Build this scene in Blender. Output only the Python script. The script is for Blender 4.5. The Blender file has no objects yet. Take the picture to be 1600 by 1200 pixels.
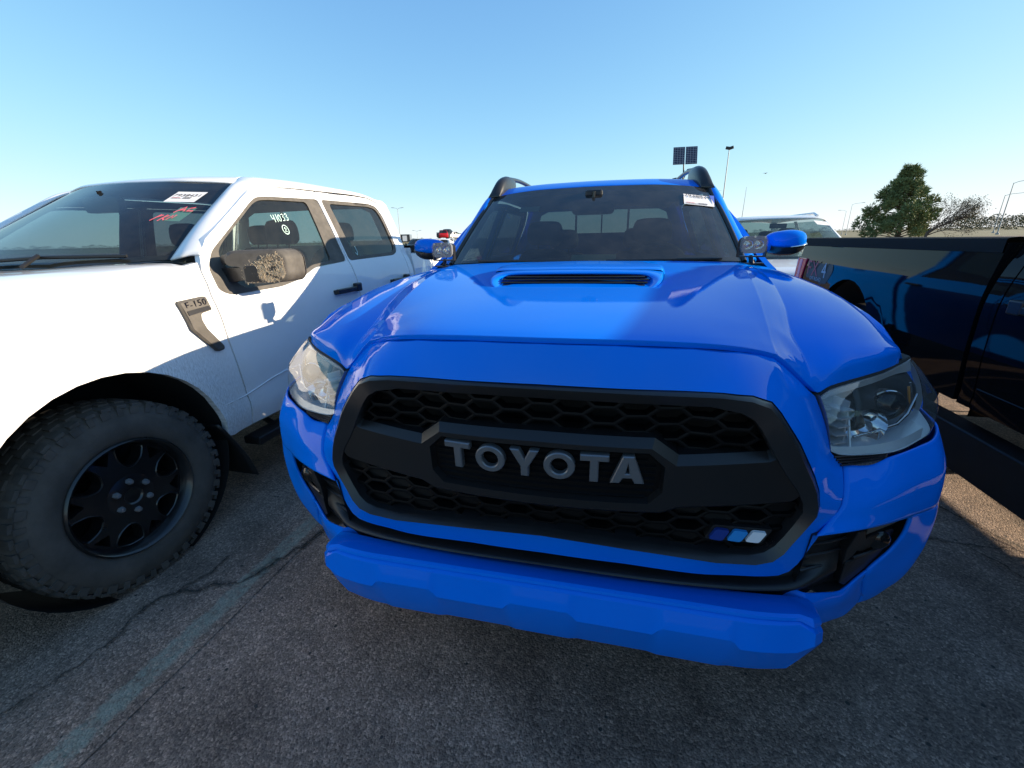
import bpy, bmesh, math, random
import numpy as np
from mathutils import Vector, Matrix
from mathutils.geometry import delaunay_2d_cdt
random.seed(7)
R = math.radians
scene = bpy.context.scene
COL = scene.collection

# ------------------------------------------------------------------ camera, sky, sun, exposure
cam_d = bpy.data.cameras.new('camera')
cam_o = bpy.data.objects.new('camera', cam_d)
COL.objects.link(cam_o)
cam_d.sensor_width = 36.0
cam_d.lens = 667.19 / 1600 * 36.0
cam_d.clip_start = 0.02
cam_d.clip_end = 6000
yaw, pit, rol = R(-13.381), R(18.886), R(-1.333)
fw = Vector((math.sin(yaw) * math.cos(pit), math.cos(yaw) * math.cos(pit), -math.sin(pit)))
rt = Vector((math.cos(yaw), -math.sin(yaw), 0))
up = rt.cross(fw)
rt2 = rt * math.cos(rol) + up * math.sin(rol)
up2 = up * math.cos(rol) - rt * math.sin(rol)
M = Matrix((rt2, up2, -fw)).transposed().to_4x4()
M.translation = Vector((0.1371, -0.7644, 1.3578))
cam_o.matrix_world = M
scene.camera = cam_o

SUN_EL, SUN_AZ = R(16.6), R(12.5)          # azimuth from +x towards +y
world = bpy.data.worlds.new('World')
scene.world = world
world.use_nodes = True
wn = world.node_tree
wn.nodes.clear()
sky = wn.nodes.new('ShaderNodeTexSky')
sky.sky_type = 'NISHITA'
sky.sun_disc = False
sky.sun_elevation = SUN_EL
sky.sun_rotation = R(90) - SUN_AZ
sky.air_density = 0.50
sky.dust_density = 0.12
sky.ozone_density = 5.0
bg = wn.nodes.new('ShaderNodeBackground')
bg.inputs['Strength'].default_value = 0.15
wo = wn.nodes.new('ShaderNodeOutputWorld')
# even film-like roll-off of the whole sky's radiance, as the phone's exposure gives it: L = A (1 - exp(-k x))
vm = [wn.nodes.new('ShaderNodeVectorMath')]
vm[0].operation = 'SCALE'
vm[0].inputs['Scale'].default_value = -0.76
hs = wn.nodes.new('ShaderNodeHueSaturation')
hs.inputs['Saturation'].default_value = 1.03
sep = wn.nodes.new('ShaderNodeSeparateXYZ')
com = wn.nodes.new('ShaderNodeCombineXYZ')
wn.links.new(sky.outputs[0], hs.inputs['Color'])
wn.links.new(hs.outputs[0], vm[0].inputs[0])
wn.links.new(vm[0].outputs[0], sep.inputs[0])
for i in range(3):
    ex = wn.nodes.new('ShaderNodeMath')
    ex.operation = 'EXPONENT'
    wn.links.new(sep.outputs[i], ex.inputs[0])
    su = wn.nodes.new('ShaderNodeMath')
    su.operation = 'SUBTRACT'
    su.inputs[0].default_value = 1.0
    wn.links.new(ex.outputs[0], su.inputs[1])
    mu = wn.nodes.new('ShaderNodeMath')
    mu.operation = 'MULTIPLY'
    mu.inputs[1].default_value = 3.65
    wn.links.new(su.outputs[0], mu.inputs[0])
    wn.links.new(mu.outputs[0], com.inputs[i])
wn.links.new(com.outputs[0], bg.inputs[0])
wn.links.new(bg.outputs[0], wo.inputs[0])

sun_d = bpy.data.lights.new('sun', 'SUN')
sun_d.energy = 5.0
sun_d.angle = R(0.55)
sun_d.color = (1.0, 0.84, 0.62)
sun_o = bpy.data.objects.new('sun', sun_d)
COL.objects.link(sun_o)
sdir = Vector((math.cos(SUN_EL) * math.cos(SUN_AZ), math.cos(SUN_EL) * math.sin(SUN_AZ), math.sin(SUN_EL)))
sun_o.rotation_euler = sdir.to_track_quat('Z', 'Y').to_euler()
sun_o.location = (30, 8, 20)

scene.view_settings.view_transform = 'Standard'
scene.view_settings.look = 'None'
scene.view_settings.gamma = 1
scene.view_settings.use_curve_mapping = False
scene.view_settings.exposure = 1.0

# ------------------------------------------------------------------ materials
def new_mat(name):
    m = bpy.data.materials.new(name)
    m.use_nodes = True
    nt = m.node_tree
    return m, nt, nt.nodes['Principled BSDF'], nt.nodes['Material Output']

def N(nt, typ, **kw):
    n = nt.nodes.new(typ)
    for k, v in kw.items():
        if k in n.inputs:
            n.inputs[k].default_value = v
        else:
            setattr(n, k, v)
    return n

def ramp(nt, src, stops):
    r = nt.nodes.new('ShaderNodeValToRGB')
    el = r.color_ramp.elements
    while len(el) < len(stops):
        el.new(0.5)
    for e, (p, c) in zip(el, stops):
        e.position = p
        e.color = c if len(c) == 4 else (*c, 1)
    nt.links.new(src, r.inputs[0])
    return r

def objco(nt):
    return nt.nodes.new('ShaderNodeTexCoord').outputs['Object']

def simple(name, col, rough=0.5, metal=0.0, coat=0.0, spec=0.5, bump=0.0, bscale=400, vary=0.0, vscale=6, coat_rough=0.03):
    m, nt, p, out = new_mat(name)
    p.inputs['Base Color'].default_value = (*col, 1)
    p.inputs['Roughness'].default_value = rough
    p.inputs['Metallic'].default_value = metal
    p.inputs['Coat Weight'].default_value = coat
    p.inputs['Coat Roughness'].default_value = coat_rough
    p.inputs['Specular IOR Level'].default_value = spec
    if vary or bump:
        co = objco(nt)
    if vary:
        n = N(nt, 'ShaderNodeTexNoise', Scale=vscale, Detail=6.0, Roughness=0.65)
        nt.links.new(co, n.inputs['Vector'])
        r = ramp(nt, n.outputs['Fac'], [(0.3, tuple(c * (1 - vary) for c in col)), (0.7, tuple(min(1, c * (1 + vary)) for c in col))])
        nt.links.new(r.outputs[0], p.inputs['Base Color'])
        rr = N(nt, 'ShaderNodeMapRange')
        nt.links.new(n.outputs['Fac'], rr.inputs[0])
        rr.inputs[3].default_value = max(0.0, rough - vary * 0.25)
        rr.inputs[4].default_value = min(1.0, rough + vary * 0.25)
        nt.links.new(rr.outputs[0], p.inputs['Roughness'])
    if bump:
        n2 = N(nt, 'ShaderNodeTexNoise', Scale=bscale, Detail=3.0)
        nt.links.new(co, n2.inputs['Vector'])
        b = N(nt, 'ShaderNodeBump', Strength=bump, Distance=0.002)
        nt.links.new(n2.outputs['Fac'], b.inputs['Height'])
        nt.links.new(b.outputs[0], p.inputs['Normal'])
    return m

def glass(name, tint, f0=0.045, dirt=0.0, rough=0.0):
    m, nt, p, out = new_mat(name)
    nt.nodes.remove(p)
    lw = N(nt, 'ShaderNodeLayerWeight', Blend=0.5)
    pw = N(nt, 'ShaderNodeMath', operation='POWER')
    nt.links.new(lw.outputs['Facing'], pw.inputs[0])
    pw.inputs[1].default_value = 4.2
    mr = N(nt, 'ShaderNodeMapRange')
    nt.links.new(pw.outputs[0], mr.inputs[0])
    mr.inputs[3].default_value = f0
    mr.inputs[4].default_value = 0.95
    tr = N(nt, 'ShaderNodeBsdfTransparent')
    tr.inputs[0].default_value = (*tint, 1)
    gl = N(nt, 'ShaderNodeBsdfGlossy', Roughness=rough)
    mx = N(nt, 'ShaderNodeMixShader')
    nt.links.new(mr.outputs[0], mx.inputs[0])
    nt.links.new(tr.outputs[0], mx.inputs[1])
    nt.links.new(gl.outputs[0], mx.inputs[2])
    last = mx
    if dirt:
        co = objco(nt)
        n = N(nt, 'ShaderNodeTexNoise', Scale=9.0, Detail=8.0, Roughness=0.7)
        nt.links.new(co, n.inputs['Vector'])
        r = ramp(nt, n.outputs['Fac'], [(0.35, (dirt * 0.5,) * 3), (0.75, (dirt * 1.6,) * 3)])
        df = N(nt, 'ShaderNodeBsdfDiffuse')
        df.inputs[0].default_value = (0.42, 0.40, 0.36, 1)
        mx2 = N(nt, 'ShaderNodeMixShader')
        nt.links.new(r.outputs[0], mx2.inputs[0])
        nt.links.new(last.outputs[0], mx2.inputs[1])
        nt.links.new(df.outputs[0], mx2.inputs[2])
        last = mx2
    nt.links.new(last.outputs[0], out.inputs['Surface'])
    return m

def paint(name, col, dirt=None, dust=0.05, rough=0.32, orange=0.012, coat=1.0):
    """clear-coated car paint; dirt = (z limit, amount, colour) road spray rising from the sills"""
    m, nt, p, out = new_mat(name)
    co = objco(nt)
    p.inputs['Coat Weight'].default_value = coat
    p.inputs['Coat IOR'].default_value = 1.34
    p.inputs['Coat Roughness'].default_value = 0.015
    p.inputs['Specular IOR Level'].default_value = 0.0
    p.inputs['Roughness'].default_value = rough
    n = N(nt, 'ShaderNodeTexNoise', Scale=5.0, Detail=9.0, Roughness=0.72)
    nt.links.new(co, n.inputs['Vector'])
    dst = ramp(nt, n.outputs['Fac'], [(0.42, (0, 0, 0)), (0.80, (dust, dust, dust))])
    mix = N(nt, 'ShaderNodeMixRGB')
    mix.inputs[1].default_value = (*col, 1)
    mix.inputs[2].default_value = (0.38, 0.35, 0.30, 1)
    nt.links.new(dst.outputs[0], mix.inputs[0])
    last = mix
    if dirt:
        zl, amt, dc = dirt
        sep = N(nt, 'ShaderNodeSeparateXYZ')
        nt.links.new(co, sep.inputs[0])
        mr = N(nt, 'ShaderNodeMapRange')
        cmb = N(nt, 'ShaderNodeCombineXYZ')
        nt.links.new(sep.outputs[1], cmb.inputs[0])
        nt.links.new(sep.outputs[2], cmb.inputs[1])
        dd = N(nt, 'ShaderNodeVectorMath', operation='DISTANCE')
        nt.links.new(cmb.outputs[0], dd.inputs[0])
        dd.inputs[1].default_value = (1.16, .44, 0)
        mr.inputs[1].default_value = zl
        mr.inputs[2].default_value = zl - 0.22
        nt.links.new(dd.outputs['Value'], mr.inputs[0])
        mp = N(nt, 'ShaderNodeMapping')
        mp.inputs['Scale'].default_value = (1, 55, 16)
        nt.links.new(co, mp.inputs[0])
        sp = N(nt, 'ShaderNodeTexNoise', Scale=3.0, Detail=8.0, Roughness=0.75)
        nt.links.new(mp.outputs[0], sp.inputs['Vector'])
        rr = ramp(nt, sp.outputs['Fac'], [(0.40, (0, 0, 0)), (0.68, (1, 1, 1))])
        mu = N(nt, 'ShaderNodeMath', operation='MULTIPLY')
        nt.links.new(mr.outputs[0], mu.inputs[0])
        nt.links.new(rr.outputs[0], mu.inputs[1])
        mu2 = N(nt, 'ShaderNodeMath', operation='MULTIPLY')
        nt.links.new(mu.outputs[0], mu2.inputs[0])
        mu2.inputs[1].default_value = amt
        mix2 = N(nt, 'ShaderNodeMixRGB')
        nt.links.new(mu2.outputs[0], mix2.inputs[0])
        nt.links.new(last.outputs[0], mix2.inputs[1])
        mix2.inputs[2].default_value = (*dc, 1)
        last = mix2
    nt.links.new(last.outputs[0], p.inputs['Base Color'])
    n2 = N(nt, 'ShaderNodeTexNoise', Scale=260.0, Detail=2.0)
    nt.links.new(co, n2.inputs['Vector'])
    b = N(nt, 'ShaderNodeBump', Strength=orange, Distance=0.002)
    nt.links.new(n2.outputs['Fac'], b.inputs['Height'])
    nt.links.new(b.outputs[0], p.inputs['Coat Normal'])
    return m

MT = {}
MT['blue'] = paint('blue_paint', (0.0, 0.172, 0.78), dust=0.02, coat=0.62)
MT['white'] = paint('white_paint', (0.85, 0.85, 0.85), dirt=(0.68, 0.55, (0.20, 0.17, 0.13)), dust=0.08)
MT['black'] = paint('black_paint', (0.004, 0.0045, 0.006), dust=0.012, coat=0.75, dirt=(0.70, 0.06, (0.16, 0.14, 0.11)))
MT['white2'] = paint('white_car_paint', (0.74, 0.75, 0.76))
MT['red'] = paint('red_paint', (0.45, 0.012, 0.02))
MT['silver'] = paint('silver_paint', (0.45, 0.47, 0.50))
MT['dark'] = paint('dark_car_paint', (0.03, 0.035, 0.04))
MT['plastic'] = simple('black_plastic', (0.012, 0.012, 0.013), 0.42, bump=0.12, bscale=900, vary=0.25, vscale=14)
MT['satin'] = simple('satin_black', (0.018, 0.018, 0.020), 0.29, bump=0.05, bscale=1200, vary=0.2, vscale=10)
MT['gloss'] = simple('gloss_black', (0.008, 0.008, 0.009), 0.10)
MT['deep'] = simple('dark_cavity', (0.006, 0.006, 0.006), 0.8)
MT['letter'] = simple('grey_letter_metal', (0.17, 0.175, 0.19), 0.36, metal=0.5)
MT['mesh'] = simple('black_grille_mesh', (0.003, 0.003, 0.0035), 0.55, spec=0.18)
MT['lamp_silver'] = simple('lamp_reflector_silver', (0.55, 0.57, 0.60), 0.30, metal=0.45)
MT['lamp_sill_sheen'] = simple('lamp_sill_sheen_silver', (0.66, 0.68, 0.71), 0.25, metal=0.25)  # silver lower sill; its pale tone also paints the lens's sky reflection
MT['cap'] = simple('rubber_rail_cap', (0.010, 0.010, 0.011), 0.75, spec=0.15)
MT['bar'] = simple('matt_black_bar', (0.010, 0.010, 0.011), 0.36, spec=0.5, bump=0.05, bscale=1200)
MT['clear_plastic'] = simple('clear_frosted_plastic', (0.20, 0.21, 0.225), 0.22)
MT['rubber'] = simple('tyre_rubber', (0.018, 0.017, 0.016), 0.72, bump=0.35, bscale=260, vary=0.45, vscale=8)
MT['rubber_dust'] = simple('dusty_tyre_rubber', (0.072, 0.063, 0.055), 0.9, bump=0.4, bscale=200, vary=0.4, vscale=7)
MT['rim'] = simple('black_rim', (0.010, 0.010, 0.011), 0.30, coat=0.4, vary=0.3, vscale=9)
MT['steel'] = simple('bright_steel', (0.55, 0.56, 0.58), 0.22, metal=1.0)
MT['nut'] = simple('dull_lug_steel', (0.30, 0.31, 0.33), 0.3, metal=0.6)
MT['chrome'] = simple('chrome', (0.80, 0.81, 0.83), 0.06, metal=1.0)
MT['trim'] = simple('faded_black_trim', (0.085, 0.076, 0.066), 0.66, bump=0.2, bscale=500, vary=0.35, vscale=16)
MT['seat'] = simple('dark_cloth', (0.022, 0.022, 0.024), 0.8, bump=0.3, bscale=700)
MT['seat_grey'] = simple('grey_cloth', (0.10, 0.10, 0.105), 0.85, bump=0.3, bscale=700)
MT['beige'] = simple('pale_headliner', (0.32, 0.31, 0.28), 0.9)
MT['dash'] = simple('dashboard_plastic', (0.030, 0.031, 0.033), 0.6, bump=0.2, bscale=600)
MT['glass'] = glass('windscreen_glass', (0.46, 0.56, 0.54), 0.045, dirt=0.03)
MT['glass_dark'] = glass('dark_windscreen_glass', (0.14, 0.18, 0.18), 0.05, dirt=0.05)
MT['tint'] = glass('tinted_glass', (0.16, 0.20, 0.22), 0.05, dirt=0.03)
MT['side'] = glass('side_glass', (0.40, 0.52, 0.52), 0.05, dirt=0.03)
MT['lens'] = glass('headlight_lens', (0.93, 0.95, 0.95), 0.12, dirt=0.06)
MT['liner'] = simple('wheel_well_liner', (0.010, 0.010, 0.010), 0.9, bump=0.5, bscale=60)
MT['paper'] = simple('white_paper', (0.80, 0.78, 0.78), 0.7)
MT['ink'] = simple('black_ink', (0.02, 0.02, 0.03), 0.8)
MT['pink'] = simple('pink_ink', (0.60, 0.10, 0.12), 0.8)
MT['bluetape'] = simple('blue_corner_tape', (0.10, 0.16, 0.55), 0.5)
MT['mint'] = simple('mint_paper', (0.45, 0.72, 0.62), 0.7)
MT['chalk'] = simple('white_window_chalk', (0.62, 0.85, 0.80), 0.9)
MT['redchalk'] = simple('red_window_chalk', (0.75, 0.12, 0.16), 0.8)
MT['amber'] = simple('amber_lens', (0.55, 0.22, 0.03), 0.12)
MT['redlens'] = simple('red_lamp_lens', (0.80, 0.03, 0.10), 0.08, coat=1.0)
MT['pinklens'] = simple('pale_red_lamp_lens', (0.80, 0.30, 0.48), 0.10, coat=1.0)
MT['badge_dark'] = simple('dark_blue_badge', (0.006, 0.035, 0.22), 0.35)
MT['badge_mid'] = simple('light_blue_badge', (0.02, 0.24, 0.62), 0.35)
MT['badge_white'] = simple('white_badge', (0.75, 0.77, 0.80), 0.35)
MT['galv'] = simple('galvanised_steel', (0.30, 0.31, 0.32), 0.5, metal=0.6, vary=0.15)
MT['mud'] = simple('dry_straw_mud', (0.62, 0.49, 0.33), 0.95, vary=0.35, vscale=60)

# ------------------------------------------------------------------ mesh helpers
def pchip_slopes(t, y):
    h = np.diff(t)
    d = np.diff(y, axis=0) / h[:, None]
    n = len(t)
    m = np.zeros_like(y)
    if n == 2:
        m[:] = d[0]
        return m
    for k in range(1, n - 1):
        w1 = 2 * h[k] + h[k - 1]
        w2 = h[k] + 2 * h[k - 1]
        a, b = d[k - 1], d[k]
        ok = a * b > 0
        den = np.where(ok, w1 / np.where(ok, a, 1) + w2 / np.where(ok, b, 1), 1)
        m[k] = np.where(ok, (w1 + w2) / den, 0)
        # softer than pure PCHIP so that long surfaces do not go flat at control points
        c = (a * h[k] + b * h[k - 1]) / (h[k] + h[k - 1])
        m[k] = np.where(ok, m[k], c * 0.5)
    m[0] = d[0] + (d[0] - m[1]) * 0.5
    m[-1] = d[-1] + (d[-1] - m[-2]) * 0.5
    return m

def interp(t, y, ts):
    m = pchip_slopes(t, y)
    idx = np.clip(np.searchsorted(t, ts, side='right') - 1, 0, len(t) - 2)
    h = (t[idx + 1] - t[idx])[:, None]
    s = ((ts - t[idx]) / (t[idx + 1] - t[idx]))[:, None]
    return ((1 + 2 * s) * (1 - s) ** 2 * y[idx] + s * (1 - s) ** 2 * h * m[idx]
            + s * s * (3 - 2 * s) * y[idx + 1] + s * s * (s - 1) * h * m[idx + 1])

def loft_pts(rows, su=3, sv=3, mirror=False):
    A = np.array(rows, float)
    if mirror:
        A = np.concatenate([(A * [-1, 1, 1])[:, :0:-1], A], axis=1)
    def resample(A, s):     # along axis 1
        ch = np.linalg.norm(np.diff(A, axis=1), axis=2).mean(0) + 1e-4
        t = np.concatenate([[0], np.cumsum(ch)])
        ts = np.concatenate([np.linspace(t[i], t[i + 1], s, endpoint=False) for i in range(len(t) - 1)] + [[t[-1]]])
        return np.stack([interp(t, r, ts) for r in A])
    A = resample(A, su)
    A = resample(A.transpose(1, 0, 2), sv).transpose(1, 0, 2)
    return A

def smooth_rows(A, deg, keep=()):
    """fair a set of section rows: fit every column along the rows with a low-order polynomial"""
    A = np.array(A, float)
    out = A.copy()
    y = A[:, :, 1]
    for c in range(A.shape[1]):
        t = np.concatenate([[0], np.cumsum(np.linalg.norm(np.diff(A[:, c], axis=0), axis=1))])
        w = np.ones(len(t))
        w[0] = w[-1] = 4
        for k in (0, 2):
            out[:, c, k] = np.polyval(np.polyfit(t, A[:, c, k], deg, w=w), t)
    return out

class MB:
    def __init__(s):
        s.v = []
        s.f = []
    def add(s, vs, fs):
        o = len(s.v)
        s.v += [tuple(map(float, v)) for v in vs]
        s.f += [tuple(i + o for i in f) for f in fs]
        return s
    def grid(s, P, flip=False):
        r, c = P.shape[:2]
        fs = []
        for i in range(r - 1):
            for j in range(c - 1):
                q = (i * c + j, i * c + j + 1, (i + 1) * c + j + 1, (i + 1) * c + j)
                fs.append(q[::-1] if flip else q)
        return s.add(P.reshape(-1, 3), fs)
    def loft(s, rows, su=3, sv=3, mirror=False, flip=False):
        return s.grid(loft_pts(rows, su, sv, mirror), flip)
    def box(s, c, d, rz=0.0, rx=0.0, ry=0.0):
        m = Matrix.Rotation(rz, 3, 'Z') @ Matrix.Rotation(ry, 3, 'Y') @ Matrix.Rotation(rx, 3, 'X')
        vs = []
        for x in (-.5, .5):
            for y in (-.5, .5):
                for z in (-.5, .5):
                    vs.append(tuple(m @ Vector((x * d[0], y * d[1], z * d[2])) + Vector(c)))
        return s.add(vs, [(0, 1, 3, 2), (4, 6, 7, 5), (0, 4, 5, 1), (2, 3, 7, 6), (0, 2, 6, 4), (1, 5, 7, 3)])
    def tube(s, path, r, n=8, caps=True):
        P = [Vector(p) for p in path]
        rs = r if isinstance(r, (list, tuple)) else [r] * len(P)
        vs, fs = [], []
        prev = None
        for i, p in enumerate(P):
            d = (P[min(i + 1, len(P) - 1)] - P[max(i - 1, 0)]).normalized()
            a = prev if prev else (Vector((0, 0, 1)) if abs(d.z) < .9 else Vector((1, 0, 0)))
            u = (a - d * a.dot(d)).normalized()
            prev = u
            w = d.cross(u)
            for k in range(n):
                t = 2 * math.pi * k / n
                vs.append(p + (u * math.cos(t) + w * math.sin(t)) * rs[i])
        for i in range(len(P) - 1):
            for k in range(n):
                k2 = (k + 1) % n
                fs.append((i * n + k, i * n + k2, (i + 1) * n + k2, (i + 1) * n + k))
        if caps:
            fs.append(tuple(range(n))[::-1])
            fs.append(tuple((len(P) - 1) * n + k for k in range(n)))
        return s.add(vs, fs)
    def lathe(s, prof, n=32, origin=(0, 0, 0), axis='x', closed=False):
        """prof = list of (offset along axis, radius)"""
        vs, fs = [], []
        ox, oy, oz = origin
        for a, r in prof:
            for k in range(n):
                t = 2 * math.pi * k / n
                c, q = r * math.cos(t), r * math.sin(t)
                if axis == 'x':
                    vs.append((ox + a, oy + c, oz + q))
                elif axis == 'y':
                    vs.append((ox + q, oy + a, oz + c))
                else:
                    vs.append((ox + c, oy + q, oz + a))
        m = len(prof)
        for i in range(m if closed else m - 1):
            j = (i + 1) % m
            for k in range(n):
                k2 = (k + 1) % n
                fs.append((i * n + k, i * n + k2, j * n + k2, j * n + k))
        return s.add(vs, fs)
    def prism(s, poly, fn, d0, d1):
        """poly in 2d, fn(u, v, depth) -> 3d; closed prism between two depths"""
        n = len(poly)
        vs = [fn(u, v, d0) for u, v in poly] + [fn(u, v, d1) for u, v in poly]
        fs = [tuple(range(n)), tuple(range(2 * n - 1, n - 1, -1))]
        for i in range(n):
            j = (i + 1) % n
            fs.append((j, i, n + i, n + j))
        return s.add(vs, fs)
    def mirrored(s):
        m = MB()
        m.v = [(-x, y, z) for x, y, z in s.v]
        m.f = [f[::-1] for f in s.f]
        return m
    def mesh(s, name, smooth=35, recalc=True):
        me = bpy.data.meshes.new(name)
        me.from_pydata(s.v, [], s.f)
        me.validate()
        if recalc:
            bm = bmesh.new()
            bm.from_mesh(me)
            bmesh.ops.remove_doubles(bm, verts=bm.verts, dist=1e-5)
            bmesh.ops.recalc_face_normals(bm, faces=bm.faces)
            bm.to_mesh(me)
            bm.free()
        if smooth:
            me.shade_smooth()
            me.set_sharp_from_angle(angle=R(smooth))
        return me
    def build(s, name, mat, parent=None, smooth=35, bevel=0, solid=0, seg=2, recalc=True, bev_ang=40):
        me = s.mesh(name, smooth, recalc)
        return link(name, me, mat, parent, bevel, solid, seg, bev_ang)

def link(name, me, mat, parent=None, bevel=0, solid=0, seg=2, bev_ang=40):
    o = bpy.data.objects.new(name, me)
    COL.objects.link(o)
    if mat is not None and not me.materials:
        me.materials.append(MT[mat] if isinstance(mat, str) else mat)
    o.parent = parent
    if solid:
        md = o.modifiers.new('solid', 'SOLIDIFY')
        md.thickness = abs(solid)
        md.offset = -1 if solid > 0 else 1
    if bevel:
        md = o.modifiers.new('bevel', 'BEVEL')
        md.width = bevel
        md.segments = seg
        md.limit_method = 'ANGLE'
        md.angle_limit = R(bev_ang)
        md.harden_normals = False
    return o

def pair(name, mb, mat, parent, **kw):
    a = mb.build(name, mat, parent, **kw)
    b = mb.mirrored().build(name, mat, parent, **kw)
    return a, b

def inside(p, poly):
    x, y = p
    c = False
    j = len(poly) - 1
    for i in range(len(poly)):
        xi, yi = poly[i]
        xj, yj = poly[j]
        if (yi > y) != (yj > y) and x < (xj - xi) * (y - yi) / (yj - yi) + xi:
            c = not c
        j = i
    return c

def densify(poly, res):
    out = []
    n = len(poly)
    for i in range(n):
        a, b = np.array(poly[i]), np.array(poly[(i + 1) % n])
        k = max(1, int(math.ceil(np.linalg.norm(b - a) / res)))
        for q in range(k):
            out.append(tuple(a + (b - a) * q / k))
    return out

def round_poly(poly, r, n=4):
    """round the corners of a 2d polygon"""
    out = []
    m = len(poly)
    for i in range(m):
        p, a, b = (np.array(poly[i], float), np.array(poly[i - 1], float), np.array(poly[(i + 1) % m], float))
        da, db = a - p, b - p
        la, lb = np.linalg.norm(da), np.linalg.norm(db)
        rr = min(r, la * .45, lb * .45)
        s, e = p + da / la * rr, p + db / lb * rr
        for k in range(n + 1):
            t = k / n
            out.append(tuple((1 - t) ** 2 * s + 2 * t * (1 - t) * p + t * t * e))
    return out

def offset_poly(poly, d):
    out = []
    m = len(poly)
    area = sum(poly[i][0] * poly[(i + 1) % m][1] - poly[(i + 1) % m][0] * poly[i][1] for i in range(m))
    sg = 1 if area > 0 else -1
    for i in range(m):
        p, a, b = np.array(poly[i]), np.array(poly[i - 1]), np.array(poly[(i + 1) % m])
        d1 = (p - a) / np.linalg.norm(p - a)
        d2 = (b - p) / np.linalg.norm(b - p)
        n1, n2 = np.array([d1[1], -d1[0]]) * sg, np.array([d2[1], -d2[0]]) * sg
        nn = n1 + n2
        nn = nn / np.linalg.norm(nn)
        out.append(tuple(p + nn * d / max(.45, nn @ n1)))
    return out

def dist_poly(p, loop):
    L = np.array(loop)
    a, b = L, np.roll(L, -1, axis=0)
    ab = b - a
    t = np.clip(((p - a) * ab).sum(1) / ((ab * ab).sum(1) + 1e-12), 0, 1)
    return np.sqrt((((a + ab * t[:, None]) - p) ** 2).sum(1)).min()

def sheet(outline, holes, fn, res=0.05, lip=None, mb=None):
    """fill a 2d outline with holes, map it to 3d by fn(u, v); lip = vector the free edges are turned in by"""
    mb = mb or MB()
    loops = [densify(outline, res)] + [densify(h, res) for h in holes]
    pts, edges = [], []
    for lp in loops:
        o = len(pts)
        pts += lp
        edges += [(o + i, o + (i + 1) % len(lp)) for i in range(len(lp))]
    A = np.array(loops[0])
    lo, hi = A.min(0), A.max(0)
    nx = int((hi[0] - lo[0]) / res) + 1
    ny = int((hi[1] - lo[1]) / res) + 1
    for i in range(nx + 1):
        for j in range(ny + 1):
            p = np.array([lo[0] + (i + .5 * (j % 2)) * res, lo[1] + j * res])
            if not inside(p, loops[0]) or any(inside(p, h) for h in loops[1:]):
                continue
            if min(dist_poly(p, lp) for lp in loops) < res * .45:
                continue
            pts.append(tuple(p))
    r = delaunay_2d_cdt([Vector(p) for p in pts], edges, [], 0, 1e-6)
    V2 = [tuple(v) for v in r[0]]
    fs = []
    for f in r[2]:
        c = np.mean([V2[i] for i in f], axis=0)
        if inside(c, loops[0]) and not any(inside(c, h) for h in loops[1:]):
            fs.append(tuple(f))
    V3 = [fn(*p) for p in V2]
    mb.add(V3, fs)
    if lip is not None:
        for lp in loops:
            P = [Vector(fn(*p)) for p in lp]
            Q = [p + Vector(lip(*q) if callable(lip) else lip) for p, q in zip(P, lp)]
            n = len(P)
            mb.add(P + Q, [(i, (i + 1) % n, n + (i + 1) % n, n + i) for i in range(n)])
    return mb

def tps(P, val, lam=1e-5):
    """thin plate spline through (x, z) -> value, mirrored in x"""
    P = np.array(P, float)
    val = np.array(val, float)
    nz = np.abs(P[:, 0]) > 1e-4
    P = np.concatenate([P, P[nz] * [-1, 1]])
    val = np.concatenate([val, val[nz]])
    def U(r2):
        return np.where(r2 > 1e-12, r2 * np.log(np.maximum(r2, 1e-12)), 0)
    n = len(P)
    K = U(((P[:, None] - P[None]) ** 2).sum(2)) + lam * np.eye(n)
    Q = np.concatenate([np.ones((n, 1)), P], 1)
    A = np.block([[K, Q], [Q.T, np.zeros((3, 3))]])
    w = np.linalg.solve(A, np.concatenate([val, np.zeros(3)]))
    def f(x, z):
        k = U(((P - [x, z]) ** 2).sum(1))
        return float(k @ w[:n] + w[n] + w[n + 1] * x + w[n + 2] * z)
    return f

def thing(name, label, cat, loc=(0, 0, 0), rz=0.0, group=None):
    o = bpy.data.objects.new(name, None)
    COL.objects.link(o)
    o.location = loc
    o.rotation_euler = (0, 0, rz)
    o.empty_display_size = 0.2
    o['label'] = label
    o['category'] = cat
    if group:
        o['group'] = group
    return o

def tag(o, label, cat, group=None):
    o['label'] = label
    o['category'] = cat
    if group:
        o['group'] = group
    return o

def struct(o):
    o['kind'] = 'structure'
    return o

def text_mesh(txt, size, depth=0.0, spacing=1.0):
    cu = bpy.data.curves.new('lettering', 'FONT')
    cu.body = txt
    cu.size = size
    cu.extrude = depth
    cu.align_x = 'CENTER'
    cu.align_y = 'CENTER'
    cu.space_character = spacing
    cu.resolution_u = 3
    ob = bpy.data.objects.new('lettering', cu)
    COL.objects.link(ob)
    dg = bpy.context.evaluated_depsgraph_get()
    me = bpy.data.meshes.new_from_object(ob.evaluated_get(dg))
    bpy.data.objects.remove(ob)
    return me

def place_mesh(name, me, mat, parent, org, xa, ya, za=None):
    """put a flat mesh (x right, y up) into 3d with its own axes baked into the mesh"""
    xa, ya = Vector(xa).normalized(), Vector(ya).normalized()
    za = Vector(za).normalized() if za else xa.cross(ya)
    m = Matrix((xa, ya, za)).transposed().to_4x4()
    m.translation = Vector(org)
    me.transform(m)
    me.materials.clear()
    return link(name, me, mat, parent)

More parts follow.
